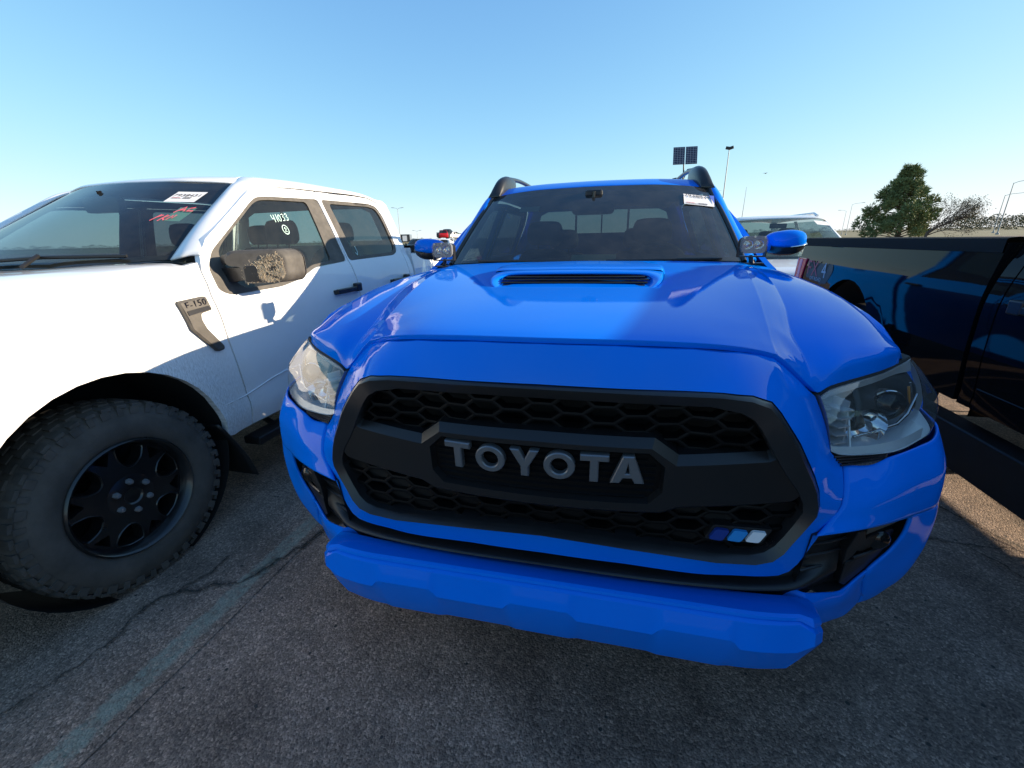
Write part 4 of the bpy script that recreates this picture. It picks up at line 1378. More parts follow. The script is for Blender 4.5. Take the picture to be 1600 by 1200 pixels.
def seat(parent, x, y, w, zt, matn, zb=.72, hr=True):
    b = MB()
    rows = []
    for z, yy, hw, th in ((zb, 0, w * .48, .10), (zb + .2, .03, w * .5, .11), (zb + (zt - zb) * .6, .10, w * .47, .10), (zt - .05, .16, w * .36, .08), (zt, .18, w * .26, .05)):
        rows.append([(x + hw * math.cos(a), y + yy + th * math.sin(a) * (1 if math.sin(a) > 0 else .8), z) for a in np.linspace(0, 2 * math.pi, 17)])
    P = loft_pts(rows, 1, 3)
    b.grid(P)
    b.add(P[-1], [tuple(range(16))])
    b.box((x, y - .22, zb), (w * .95, .52, .16))
    o = b.build('seat', matn, parent, smooth=50)
    if hr:
        h = MB()
        rows = []
        for z, s in ((zt + .03, .75), (zt + .06, 1), (zt + .14, 1), (zt + .19, .8), (zt + .20, .4)):
            rows.append([(x + .135 * s * math.cos(a), y + .20 + .055 * s * math.sin(a), z) for a in np.linspace(0, 2 * math.pi, 17)])
        P = loft_pts(rows, 1, 2)
        h.grid(P)
        h.add(P[-1], [tuple(range(16))])
        h.tube([(x - .05, y + .18, zt - .04), (x - .05, y + .20, zt + .06)], .006, 6)
        h.tube([(x + .05, y + .18, zt - .04), (x + .05, y + .20, zt + .06)], .006, 6)
        h.build('headrest', matn, o, smooth=50)
    return o
seat(BT, -.39, 2.45, .52, 1.27, 'seat')
seat(BT, .39, 2.45, .52, 1.27, 'seat')
seat(BT, -.34, 3.28, .62, 1.22, 'seat')
seat(BT, .34, 3.28, .62, 1.22, 'seat')
MB().prism(round_poly([(-.12, 1.475), (.12, 1.475), (.125, 1.545), (-.125, 1.545)], .03), lambda x, z, d: (x, 1.93 + d, z), 0, .03).build('inside_mirror', 'gloss', BT, smooth=0)
MB().tube([(0, 1.95, 1.54), (0, 1.95, 1.60)], .01, 6).build('mirror_stem', 'gloss', BT, smooth=30)
MB().box((0, 2.0, 1.592), (.10, .07, .04)).build('camera_pod', 'plastic', BT, smooth=0, bevel=.012)

# paper, stickers
st_ = MB().add([ws_pt(.493, 1.566, .007), ws_pt(.657, 1.545, .007), ws_pt(.648, 1.487, .007), ws_pt(.488, 1.507, .007)], [(0, 3, 2, 1)]).build('windscreen_sticker', 'paper', wscreen, smooth=0, recalc=False)
xa = Vector(ws_pt(.657, 1.545)) - Vector(ws_pt(.493, 1.566))
ya = Vector(ws_pt(.493, 1.566)) - Vector(ws_pt(.488, 1.507))
place_mesh('sticker_number', text_mesh('7938827', .043, 0, .98), 'ink', wscreen, ws_pt(.564, 1.546, .0095), xa, ya)
def fine_print(parent, org, xa, ya, rows, mtn):
    """print too small to read in the photograph: rows of short dashes"""
    xa, ya = Vector(xa).normalized(), Vector(ya).normalized()
    mb = MB()
    rnd = random.Random(3)
    for x, y, w, h in rows:
        u = 0.0
        while u < w:
            d = rnd.uniform(.5, 1.0) * h
            o = Vector(org) + xa * (x + u) + ya * y
            mb.add([o, o + xa * d, o + xa * d + ya * h, o + ya * h], [(0, 1, 2, 3)])
            u += d + h * .28
    return mb.build('fine_print', mtn, parent, smooth=0, recalc=False)
o_ = Vector(ws_pt(.492, 1.508, .0095))
fine_print(wscreen, o_, xa, ya, [(.008, .014, .045, .005)], 'pink')
fine_print(wscreen, o_, xa, ya, [(.008, .004, .060, .005), (.075, .013, .045, .006), (.075, .003, .045, .006)], 'ink')
MB().add([ws_pt(.630, 1.549, .011), ws_pt(.657, 1.545, .013), ws_pt(.650, 1.498, .011)], [(0, 2, 1)]).build('sticker_corner', 'bluetape', wscreen, smooth=0, recalc=False)
MB().add([ws_pt(-.42, 1.532, -.004), ws_pt(-.302, 1.534, -.004), ws_pt(-.305, 1.503, -.004), ws_pt(-.424, 1.503, -.004)], [(0, 3, 2, 1)]).build('inspection_sticker', 'mint', wscreen, smooth=0, recalc=False)
MB().box((.035, 1.43, 1.252), (.215, .09, .0035), rx=R(24)).build('dash_paper', 'mint', BT, smooth=0)

# mirrors
for sgn in (1, -1):
    prof = [(.935, 1.905, 1.975, 1.285, 1.335), (.955, 1.875, 1.985, 1.268, 1.352), (1.0, 1.858, 2.0, 1.262, 1.362), (1.05, 1.86, 2.0, 1.262, 1.366), (1.095, 1.875, 1.99, 1.268, 1.358), (1.118, 1.90, 1.975, 1.28, 1.342), (1.126, 1.925, 1.955, 1.295, 1.325)]
    rows = []
    for x, ya_, yb_, za_, zb_ in prof:
        yc, zc, ry, rz_ = (ya_ + yb_) / 2, (za_ + zb_) / 2, (yb_ - ya_) / 2, (zb_ - za_) / 2
        rows.append([(x * sgn, yc + ry * np.sign(math.cos(a)) * abs(math.cos(a)) ** .75, zc + rz_ * np.sign(math.sin(a)) * abs(math.sin(a)) ** .75) for a in np.linspace(0, 2 * math.pi, 25)])
    P = loft_pts(rows, 1, 4)
    mb = MB().grid(P, flip=sgn < 0)
    mb.add(P[0], [tuple(range(24))])
    mb.add(P[-1], [tuple(range(24))])
    mo = mb.build('side_mirror', 'blue', BT, smooth=50)
    rows = []
    for x, ya_, yb_, za_, zb_ in prof:
        yc, ry = (ya_ + yb_) / 2, (yb_ - ya_) / 2 * 1.012
        zt, zb2 = za_ + .016, za_ - .028 * (1 - abs((x - 1.02) / .12) ** 2)
        rows.append([(x * sgn, yc + ry * math.cos(a), zt - (zt - zb2) * abs(math.sin(a)) ** .7) for a in np.linspace(0, math.pi, 13)])
    MB().grid(loft_pts(rows, 1, 4), flip=sgn < 0).build('mirror_cap', 'satin', mo, smooth=50)
    MB().tube([(1.035 * sgn, 1.862, 1.279), (1.09 * sgn, 1.874, 1.284), (1.118 * sgn, 1.90, 1.292), (1.127 * sgn, 1.935, 1.302)], [.004, .0075, .008, .005], 8).build('turn_signal', 'chrome' if sgn > 0 else 'satin', mo, smooth=50)
    MB().tube([(.80 * sgn, 1.80, 1.235), (.88 * sgn, 1.87, 1.262), (.96 * sgn, 1.92, 1.29)], [.035, .028, .024], 10).build('mirror_arm', 'blue', mo, smooth=50)
    # ditch light on its bracket
    body = MB().prism(round_poly([(0.6837, 1.2871), (0.6940, 1.2733), (0.7680, 1.2733), (0.7783, 1.2871), (0.7783, 1.3249), (0.7663, 1.3387), (0.6957, 1.3387), (0.6837, 1.3249)], .008), lambda x, z, d: (x * sgn, 1.40 + d, z), .026, .075)
    dl = body.build('ditch_light', 'satin', BT, smooth=0, bevel=.003)
    rim_ = round_poly([(0.6803, 1.2854), (0.6923, 1.2699), (0.7697, 1.2699), (0.7817, 1.2854), (0.7817, 1.3266), (0.7680, 1.3421), (0.6940, 1.3421), (0.6803, 1.3266)], .006)
    MB().prism(rim_, lambda x, z, d: (x * sgn, 1.385 + d, z), 0, .020).build('clear_cover', 'lens', dl, smooth=0)
    bz = sheet(rim_, [[(.710 + .0205 * math.cos(a), 1.306 + .022 * math.sin(a)) for a in np.linspace(0, 2 * math.pi, 18, endpoint=False)], [(.753 + .0205 * math.cos(a), 1.306 + .022 * math.sin(a)) for a in np.linspace(0, 2 * math.pi, 18, endpoint=False)]], lambda x, z: (x * sgn, 1.402, z), .03, lip=(0, .02, 0))
    bz.build('lamp_bezel', 'clear_plastic', dl, smooth=0)
    for xx in (.710, .753):
        MB().lathe([(.004, .0205), (.012, .017), (.018, .010), (.012, .008), (.010, .0005)], 20, (xx * sgn, 1.402, 1.306), 'y').build('lamp_reflector', 'chrome', dl, smooth=50)
    for xx in (.690, .731, .772):
        MB().lathe([(-.004, .0005), (-.004, .005), (.002, .005)], 8, (xx * sgn, 1.40, 1.336 if xx != .731 else 1.339), 'y').build('bolt', 'steel', dl, smooth=20)
    br = MB().box((.735 * sgn, 1.435, 1.255), (.11, .035, .006))
    br.box((.790 * sgn, 1.435, 1.275), (.006, .03, .045)).box((.680 * sgn, 1.435, 1.275), (.006, .03, .045))
    br.tube([(.735 * sgn, 1.44, 1.255), (.745 * sgn, 1.455, 1.235), (.755 * sgn, 1.47, 1.222)], .010, 8)
    br.box((.76 * sgn, 1.475, 1.222), (.08, .04, .006))
    br.build('lamp_bracket', 'satin', dl, smooth=0)

# bed and tail
def bedx(y, z):
    return (float(np.interp(z, [.45, .7, .95, 1.15, 1.2], [.915, .945, .95, .935, .92])), y, z)
BD = [(3.72, .48), (3.72, 1.18), (5.2, 1.20), (5.22, .50), (4.62, .50), (4.60, .66), (4.45, .80), (4.25, .84), (4.05, .80), (3.90, .66), (3.86, .48)]
bb = sheet(BD, [], bedx, .08, lip=(-.05, 0, 0))
pair('bed_side', bb, 'blue', BT, smooth=45)
MB().box((0, 5.2, .84), (1.82, .05, .68)).build('tailgate', 'blue', BT, smooth=0, bevel=.01)
MB().box((0, 4.46, .70), (1.7, 1.45, .05)).build('bed_floor', 'plastic', BT, smooth=0)
MB().box((0, 5.30, .55), (1.75, .12, .14)).build('rear_bumper', 'plastic', BT, smooth=0, bevel=.02)
for sgn in (1, -1):
    for y in (.98, 4.25):
        wheel(BT, (sgn * .80, y, .385), .385, .26, .215, sgn, spokes=6)
# ------------------------------------------------------------------ large pickup trucks (white, black)
WXZ = np.array([[.38, .975], [.43, .985], [.50, 1.003], [.58, 1.010], [.605, 1.000], [.64, 1.006], [.80, 1.020], [1.0, 1.026], [1.06, 1.022], [1.12, 1.010], [1.19, .990], [1.24, .965], [1.45, .892], [1.65, .815], [1.70, .785], [1.75, .70]])
def wx(y, z):
    x = float(np.interp(z, WXZ[:, 0], WXZ[:, 1]))
    x -= max(0, .55 - y) ** 2 * .55
    d = math.hypot(y - 1.085, z - .44)          # flared wheel arch
    if d < .62 and z < 1.06 and y < 1.70:
        x += .022 * math.exp(-((d - .47) / .07) ** 2)
    return (x, y, z)

def arc(cy, cz, r, a0, a1, n, sy=1.0):
    return [(cy + r * sy * math.cos(R(a0 + (a1 - a0) * i / n)), cz + r * math.sin(R(a0 + (a1 - a0) * i / n))) for i in range(n + 1)]

def big_pickup(name, label, pm, loc, rz, bed=1.70, axle2=4.62, group=None, arch2=.46, white=False, low=.43, trim='trim', rear_arch_top=None, bz=.44):
    T = thing(name, label, 'pickup truck', loc, rz, group)
    G1 = [(1.686,1.309),(1.656,1.238),(1.641,1.13),(1.652,1.0),(1.662,.906),(1.690,.74),(1.712,.609),(1.718,.515),(1.718,low)]
    # front fender
    fo = [(.10,.62),(.12,1.10),(.5,1.175),(.95,1.215),(1.30,1.243),(1.55,1.262),(1.66,1.280)] + [(y - .004, z) for y, z in G1[1:]] + [(1.585, low)] + arc(1.085, .44, .462, 0, 180, 18) + [(.60, .44), (.35, .46), (.15, .52)]
    pair('front_fender', sheet(fo, [], wx, .055, lip=(-.035, 0, 0)), pm, T, smooth=50)
    wl = MB().lathe([(-.30, .465), (.085, .470)], 44, (.90, 1.085, .44), 'x')
    pair('wheel_well', wl, 'liner', T, smooth=50)
    # mud flap behind the front wheel and torn splash liner ahead of it
    fl = MB().loft([[(.80, 1.50, .52), (.92, 1.505, .52), (1.010, 1.51, .52)], [(.80, 1.56, .40), (.92, 1.565, .40), (1.020, 1.57, .40)], [(.80, 1.60, .28), (.93, 1.605, .28), (1.030, 1.615, .28)], [(.80, 1.625, .185), (.93, 1.63, .18), (1.035, 1.64, .172)]], 3, 3)
    pair('mud_flap', fl, 'plastic', T, smooth=40, solid=.008)
    # hood
    HD = [
     [(0,.05,1.10),(.4,.06,1.10),(.75,.10,1.09),(.90,.14,1.07),(.955,.19,1.06)],
     [(0,.12,1.19),(.4,.13,1.195),(.75,.17,1.18),(.90,.20,1.14),(.962,.24,1.11)],
     [(0,.5,1.245),(.35,.5,1.245),(.50,.5,1.262),(.80,.5,1.235),(.92,.5,1.205),(.992,.5,1.178)][:2] + [(.75,.5,1.245),(.92,.5,1.205),(.985,.5,1.180)],
     [(0,1.0,1.262),(.4,1.0,1.265),(.75,1.0,1.264),(.90,1.0,1.245),(.978,1.0,1.222)],
     [(0,1.30,1.268),(.4,1.36,1.272),(.70,1.52,1.285),(.86,1.58,1.283),(.962,1.60,1.266)],
    ]
    pair_h = MB().loft(HD, 4, 6, True).build('hood', pm, T, smooth=50, solid=.012, bevel=.003)
    # nose: grille, lamps, bumper (mostly out of the photograph)
    MB().loft([[(0,.045,1.085),(.5,.05,1.085),(.78,.09,1.075),(.93,.16,1.05)],[(0,.0,.86),(.5,.01,.86),(.78,.06,.86),(.95,.16,.86)],[(0,.03,.66),(.5,.04,.66),(.78,.09,.66),(.95,.17,.66)]], 4, 4, True).build('nose_panel', pm, T, smooth=45)
    gmb = MB()
    for k in range(4):
        gmb.box((0, .0, .76 + k * .075), (1.25, .05, .03))
    gmb.box((-.62, .0, .87), (.05, .06, .30)).box((.62, .0, .87), (.05, .06, .30)).box((0, .02, .87), (1.25, .02, .30))
    gmb.build('grille', 'gloss', T, smooth=0)
    for s in (1, -1):
        MB().prism(round_poly([(.68, 1.04), (.92, 1.02), (.95, .80), (.70, .78)], .03), lambda x, z, d: (x * s, .03 + (x - .66) ** 2 * 1.1 + d, z), -.01, .06).build('headlight', 'chrome', T, smooth=0)
    bm_ = MB().loft([[(0,-.06,.66),(.6,-.05,.66),(.9,.02,.65),(.99,.20,.65)],[(0,-.09,.56),(.6,-.08,.56),(.93,.0,.56),(1.0,.22,.56)],[(0,-.05,.42),(.6,-.04,.42),(.88,.05,.44),(.97,.24,.46)]], 4, 4, True)
    bm_.build('front_bumper', 'satin', T, smooth=45, solid=.01)

    # pillars, roof rails and roof
    AP = [
     [(.800,1.655,1.296),(.852,1.655,1.306),(.905,1.675,1.318),(.948,1.690,1.318)],
     [(.756,1.85,1.442),(.800,1.855,1.456),(.855,1.88,1.462),(.898,1.895,1.450)],
     [(.704,2.08,1.592),(.745,2.085,1.606),(.800,2.13,1.612),(.846,2.165,1.600)],
     [(.664,2.25,1.694),(.705,2.255,1.704),(.762,2.30,1.706),(.812,2.33,1.683)],
     [(.630,2.38,1.745),(.690,2.40,1.740),(.755,2.44,1.722),(.797,2.46,1.693)],
     [(.62,2.80,1.765),(.68,2.80,1.757),(.748,2.80,1.735),(.790,2.80,1.704)],
     [(.62,3.40,1.758),(.68,3.40,1.750),(.748,3.42,1.735),(.786,3.45,1.710)],
     [(.60,3.66,1.730),(.66,3.68,1.720),(.745,3.705,1.695),(.795,3.735,1.665)],
    ]
    pair('roof_pillar', MB().loft(AP, 4, 6), pm, T, smooth=50, solid=.01)
    pair('pillar_trim', MB().loft(np.array(AP)[:, :3] * [.955, 1, 1] + [0, .03, -.025], 3, 3), 'seat_grey', T, smooth=50)
    RF = [
     [(0,2.115,1.714),(.35,2.15,1.712),(.55,2.215,1.705),(.66,2.262,1.698)],
     [(0,2.16,1.731),(.35,2.19,1.730),(.55,2.25,1.724),(.655,2.29,1.712)],
     [(0,2.35,1.762),(.35,2.37,1.758),(.50,2.385,1.752),(.632,2.385,1.745)],
     [(0,2.80,1.778),(.35,2.80,1.774),(.50,2.80,1.767),(.622,2.80,1.765)],
     [(0,3.40,1.772),(.35,3.40,1.768),(.50,3.40,1.760),(.622,3.40,1.758)],
     [(0,3.69,1.735),(.35,3.69,1.733),(.50,3.68,1.731),(.60,3.665,1.730)],
    ]
    MB().loft(RF, 5, 5, True).build('roof', pm, T, smooth=50, solid=.01)
    # windscreen
    WS = [
     [(0,1.335,1.272),(.35,1.39,1.274),(.60,1.50,1.284),(.72,1.59,1.292),(.795,1.66,1.296)],
     [(0,1.74,1.510),(.33,1.79,1.509),(.56,1.875,1.506),(.67,1.93,1.503),(.732,1.96,1.503)],
     [(0,2.108,1.710),(.30,2.14,1.708),(.51,2.205,1.702),(.60,2.235,1.697),(.660,2.258,1.693)],
    ]
    W = loft_pts(WS, 5, 8, True)
    ws = MB().grid(W).build('windscreen', 'glass', T, smooth=60)
    def wsp(x, z, off=0.0):
        P = W.reshape(-1, 3)
        d = (P[:, 0] - x) ** 2 + (P[:, 2] - z) ** 2
        i = np.argsort(d)[:12]
        A_ = np.c_[np.ones(12), P[i, 0] - x, P[i, 2] - z]
        c = np.linalg.lstsq(A_, P[i, 1], rcond=None)[0]
        return tuple(Vector((x, c[0], z)) + Vector((c[1], -1, c[2])).normalized() * off)
    bd = MB()
    t = W.shape[0]
    inn = lambda a, b, q: a * (1 - q) + b * q
    bd.grid(np.stack([W[-1] + [0, .004, -.001], inn(W[-1], W[0], .10) + [0, .004, -.003]]))
    bd.grid(np.stack([W[0] + [0, .008, 0], inn(W[0], W[-1], .06) + [0, .006, -.003]]))
    for c0, c1 in ((0, 2), (-1, -3)):
        bd.grid(np.stack([W[:, c0] + [0, .005, -.002], inn(W[:, c0], W[:, c1], .55) + [0, .006, -.003]]))
    bd.build('glass_border', 'deep', ws, smooth=0)
    MB().grid(np.stack([W[0] + [0, -.14, -.012], W[0] + [0, -.02, -.004], W[0] + [0, .03, -.004]])).build('cowl', 'plastic', T, smooth=30)
    for x0, x1 in ((-.60, .10), (.05, .66)):
        a = wsp(x0 * .98, 1.283 if x0 < 0 else 1.288, .02)
        b = wsp(x1, 1.305, .016)
        m_ = wsp((x0 + x1) / 2, 1.300, .024)
        MB().tube([a, m_, b], .008, 6).build('wiper', 'plastic', T, smooth=40)
        MB().tube([tuple(Vector(m_) + Vector((0, -.01, .008))), (x1 * .6, m_[1] - .10, 1.285)], .009, 6).build('wiper_arm', 'plastic', T, smooth=40)

    # doors
    fdo = [(y + .004, z) for y, z in G1[::-1]] + [(1.765,1.386),(1.90,1.468),(2.10,1.588),(2.205,1.650),(2.30,1.674),(2.45,1.684),(2.795,1.690),(2.815,1.24),(2.825,1.1),(2.825,low)]
    DL1 = [(1.690,1.150),(1.704,1.255),(1.765,1.330),(2.165,1.582),(2.225,1.612),(2.32,1.622),(2.786,1.640),(2.806,1.228),(2.44,1.205),(2.26,1.148),(2.10,1.124),(1.75,1.118)]
    GL1 = [(1.80,1.190),(1.80,1.322),(1.86,1.372),(2.18,1.572),(2.24,1.596),(2.33,1.604),(2.66,1.614),(2.645,1.240),(2.43,1.222),(2.25,1.166),(2.09,1.143),(1.86,1.140)]
    rdo = [(2.836,low),(2.836,1.1),(2.826,1.24),(2.806,1.690),(3.30,1.697),(3.46,1.694),(3.585,1.668),(3.64,1.60),(3.655,1.45),(3.66,1.2),(3.66,low)]
    DL2 = [(2.838,1.228),(2.818,1.640),(3.43,1.652),(3.54,1.634),(3.585,1.560),(3.600,1.310),(3.575,1.262),(3.50,1.240)]
    GL2 = [(2.935,1.254),(2.900,1.618),(3.42,1.628),(3.52,1.613),(3.555,1.550),(3.570,1.325),(3.55,1.285),(3.49,1.264)]
    inw = lambda d: (lambda y, z: tuple(np.array(wx(y, z)) - [d, 0, 0]))
    for nm, o, dl, gl, gm, yh in (('front', fdo, DL1, GL1, 'side', 2.66), ('rear', rdo, DL2, GL2, 'tint', 3.42)):
        ds = pair('door', sheet(o, [round_poly(dl, .03, 3)], wx, .06, lip=(-.03, 0, 0)), pm, T, smooth=50)
        fr = sheet(round_poly(offset_poly(dl, -.002), .03, 3), [round_poly(gl, .03, 3)], inw(.006), .07, lip=(-.012, 0, 0))
        gw = sheet(round_poly(offset_poly(gl, .004), .03, 3), [], inw(.014), .12)
        for d_, s_ in ((ds[0], 1), (ds[1], -1)):
            (fr if s_ > 0 else fr.mirrored()).build('window_trim', trim, d_, smooth=40)
            (gw if s_ > 0 else gw.mirrored()).build('window', gm, d_, smooth=40)
            # handle: pull bar with a square lock end over a dished recess
            ti = sheet(o, [round_poly(dl, .03, 3)], inw(.045), .14)
            (ti if s_ > 0 else ti.mirrored()).build('door_trim', 'seat', d_, smooth=40)
            hx = wx(yh, 1.04)[0]
            hb_ = MB().box((s_ * (hx + .030), yh - .015, 1.040), (.022, .235, .034)).box((s_ * (hx + .026), yh + .115, 1.048), (.036, .065, .058)).box((s_ * (hx + .008), yh - .115, 1.036), (.03, .03, .03))
            hb_.build('door_handle', 'satin', d_, smooth=0, bevel=.007)
            # rocker moulding crease
    # rear cab corner
    cc = [(3.668,low),(3.74,low),(3.742,1.2),(3.742,1.5),(3.738,1.665),(3.70,1.690),(3.50,1.700),(3.60,1.674),(3.648,1.60),(3.663,1.45),(3.668,1.2)]
    pair('cab_corner', sheet(cc, [], wx, .06, lip=(-.03, 0, 0)), pm, T, smooth=50)
    cr = [(1.556,.602),(1.63,.600),(1.71,.602),(1.777,.615),(1.896,.639),(1.987,.649),(2.4,.655),(3.0,.660),(3.65,.664)]
    pair('side_crease', MB().tube([(wx(y, z)[0] - .002, y, z) for y, z in cr], .0055, 8), pm, T, smooth=60)
    sill = MB().loft([[(.985, 1.60, low - .004), (.99, 2.6, low - .004), (.985, 3.74, low - .004)], [(.93, 1.60, low - .025), (.93, 2.6, low - .025), (.93, 3.74, low - .025)], [(.80, 1.60, low + .02), (.80, 2.6, low + .02), (.80, 3.74, low + .02)]], 3, 2)
    pair('rocker_sill', sill, pm, T, smooth=40)
    rbar = MB()
    if True:
        rbar.box((.975, 2.65 if white else 2.98, .335 if white else .372), (.11, 1.9 if white else 2.56, .045 if white else .205))
        for y in (1.9, 2.6, 3.4):
            rbar.tube([(.75, y, .46), (.95, y, .34)], .018, 8)
        pair('running_board', rbar, 'plastic', T, smooth=0, bevel=.012)
    # rear wall and window
    rwf = lambda x, z: (x, 3.735 - .05 * max(0, (z - 1.25) / .45) ** 2, z)
    RW = mir([(0,1.725),(.6,1.72),(.72,1.69),(.80,1.55),(.93,1.22),(.95,.5),(0,.5)])
    rwn = mir([(0,1.64),(.58,1.635),(.66,1.60),(.74,1.36),(.72,1.33),(0,1.33)])
    sheet(RW, [rwn], rwf, .12).build('cab_rear_wall', pm, T, smooth=40)
    rw = sheet(rwn, [], rwf, .3).build('rear_window', 'side', T, smooth=40)
    for x in (-.27, .27):
        MB().box((x, 3.70, 1.485), (.02, .02, .30)).build('window_bar', 'plastic', rw, smooth=0)
    # cabin
    MB().box((0, 2.7, .60), (1.8, 2.1, .10)).build('cabin_floor', 'deep', T, smooth=0)
    dsh = [[(-.78, 1.62, 1.262), (-.35, 1.42, 1.262), (0, 1.37, 1.262), (.35, 1.42, 1.262), (.78, 1.62, 1.262)], [(-.86, 1.90, 1.25), (-.35, 1.86, 1.27), (0, 1.86, 1.275), (.35, 1.86, 1.285), (.86, 1.90, 1.25)], [(-.88, 2.02, 1.18), (-.35, 2.0, 1.18), (0, 2.02, 1.18), (.35, 2.0, 1.22), (.88, 2.02, 1.18)], [(-.88, 2.04, .65), (-.35, 2.02, .65), (0, 2.05, .65), (.35, 2.02, .65), (.88, 2.04, .65)]]
    MB().loft(dsh, 4, 4).build('dashboard', 'dash', T, smooth=50)
    MB().grid(loft_pts([[(-.70, 2.30, 1.685), (0, 2.20, 1.70), (.70, 2.30, 1.685)], [(-.68, 2.9, 1.71), (0, 2.9, 1.745), (.68, 2.9, 1.71)], [(-.64, 3.65, 1.69), (0, 3.66, 1.71), (.64, 3.65, 1.69)]], 3, 3)).build('headliner', 'seat_grey', T, smooth=40)
    for x, y, w in ((-.45, 2.62, .56), (.45, 2.62, .56), (-.42, 3.36, .70), (.42, 3.36, .70)):
        seat(T, x, y, w, 1.32, 'seat', zb=.76)
    ring = [(.45 + .18 * math.cos(2 * math.pi * k / 32), 2.17 - .07 * math.sin(2 * math.pi * k / 32), 1.18 + .17 * math.sin(2 * math.pi * k / 32)) for k in range(33)]
    swm = MB().tube(ring, .014, 8, caps=False)
    for a in (0, math.pi, -math.pi / 2):
        swm.tube([(.45, 2.16, 1.18), (.45 + .17 * math.cos(a), 2.17 - .07 * math.sin(a), 1.18 + .16 * math.sin(a))], .012, 6)
    swm.build('steering_wheel', 'dash', T, smooth=50)
    MB().prism(round_poly([(-.13, 1.545), (.13, 1.545), (.135, 1.625), (-.135, 1.625)], .03), lambda x, z, d: (x, 1.98 + d, z), 0, .04).build('inside_mirror', 'gloss', T, smooth=0)
    MB().tube([(0, 2.0, 1.60), (0, 1.99, 1.66)], .012, 6).build('mirror_stem', 'gloss', T, smooth=30)

    # mirrors
    for s in (1, -1):
        hs_ = round_poly([(0.999, 1.262), (1.014, 1.330), (1.237, 1.332), (1.270, 1.30), (1.271, 1.205), (1.248, 1.172), (1.089, 1.168), (1.073, 1.185), (1.077, 1.255)], .03, 4)
        mb = MB()
        k = len(hs_)
        c = np.mean(hs_, axis=0)
        lv = [(1.0, .14), (1.0, .05), (.985, .020), (.93, .004), (.80, -.006)]
        vs = []
        for q, d in lv:
            vs += [(s * (c[0] + (x - c[0]) * q), 1.765 + d + .42 * (x - 1.05), c[1] + (z - c[1]) * q) for x, z in hs_]
        fs = [(a * k + i, a * k + (i + 1) % k, (a + 1) * k + (i + 1) % k, (a + 1) * k + i) for a in range(len(lv) - 1) for i in range(k)]
        fs.append(tuple(4 * k + i for i in range(k)))
        mb.add(vs, fs)
        mo = mb.build('side_mirror', trim, T, smooth=45)
        MB().prism(hs_, lambda x, z, d: (s * x, 1.765 + .13 + .42 * (x - 1.05) + d, z), 0, .008).build('mirror_back', 'gloss', mo, smooth=0)
        am = MB().prism(round_poly([(0.930, 1.248), (1.085, 1.250), (1.089, 1.190), (0.975, 1.176)], .012, 3), lambda x, z, d: (s * x, 1.775 + d, z), 0, .07)
        am.build('mirror_arm', 'satin', mo, smooth=0, bevel=.006)
        MB().prism(round_poly([(0.965, 1.262), (0.965, 1.305), (1.026, 1.318), (1.026, 1.262)], .02, 3), lambda x, z, d: (s * x, 1.77 + d, z), 0, .07).build('mirror_arm', 'satin', mo, smooth=0, bevel=.006)
        MB().prism(round_poly([(1.090, 1.178), (1.090, 1.256), (1.151, 1.256), (1.151, 1.178)], .014, 3), lambda x, z, d: (s * x, 1.758 + .42 * (x - 1.05) + d, z), -.004, .02).build('mirror_lamp', 'satin', mo, smooth=0, bevel=.003)
        if white and s > 0:
            mud = MB()
            rnd = random.Random(5)
            for i in range(2600):
                x = 1.272 - abs(rnd.gauss(0, .10))
                z = 1.17 + abs(rnd.gauss(0, .085))
                if not inside((x, z), offset_poly(hs_, -.008)) or z > 1.325 - .25 * (1.272 - x) - (.12 if x < 1.165 and rnd.random() < .6 else 0) * 0 or (math.sin(x * 61 + 3 * math.sin(z * 47)) * math.sin(z * 73 + 2) + rnd.gauss(0, .5) < -.15):
                    continue
                a = rnd.uniform(0, math.pi)
                l = rnd.uniform(.003, .011)
                y = 1.765 - .006 + .42 * (x - 1.05)
                mud.tube([(x - l * math.cos(a), y - .001, z - l * math.sin(a)), (x + rnd.gauss(0, .002), y - rnd.uniform(.001, .003), z + rnd.gauss(0, .002)), (x + l * math.cos(a), y - .001, z + l * math.sin(a))], rnd.uniform(.0004, .0013), 3, caps=False)
            mo_ = mud.build('dried_mud', 'mud', mo, smooth=0, recalc=False)
            mo_['kind'] = 'stuff'

    # bed
    b0, b1 = 3.775, 4.07 + bed
    def bxf(y, z):
        x = float(np.interp(z, [.42, .55, .62, .80, 1.0, 1.08, 1.16, 1.24, 1.30], [.985, 1.0, 1.004, 1.018, 1.022, 1.018, 1.006, .992, .985]))
        d = math.hypot(y - axle2, z - .44)
        if d < .66:
            x += .022 * math.exp(-((d - arch2 - .02) / .06) ** 2)
        return (x, y, z)
    at = arc(axle2, .44, arch2, 180, 0, 18)
    at = [(y, max(bz, .44 + (z - .44) * ((rear_arch_top - .44) / arch2 if rear_arch_top else 1))) for y, z in at]
    bo_ = [(b0, bz), *at[:0], (b0, 1.292), (b1, 1.278), (b1 + .01, 1.12), (b1, .86), (b1 - .02, bz + .06), (b1 - .05, bz + .04)] + [p for p in at[::-1]] + [(axle2 - arch2 - .02, bz)]
    bs = pair('bed_side', sheet(bo_, [], bxf, .06, lip=(-.05, 0, 0)), pm, T, smooth=45)
    ca = MB().loft([[(.998, b0, 1.250), (.998, b1, 1.236)], [(.994, b0, 1.309), (.994, b1, 1.295)], [(.93, b0, 1.315), (.93, b1, 1.301)], [(.90, b0, 1.29), (.90, b1, 1.276)]], 6, 3)
    pair('bed_rail_cap', ca, 'cap', T, smooth=40)
    wl2 = MB().lathe([(-.30, arch2 * 1.01), (.08, arch2 * 1.015)], 40, (.90, axle2, .44), 'x')
    if rear_arch_top:
        wl2.v = [(x, y, .44 + (z - .44) * (rear_arch_top - .44) / arch2 if z > .44 else z) for x, y, z in wl2.v]
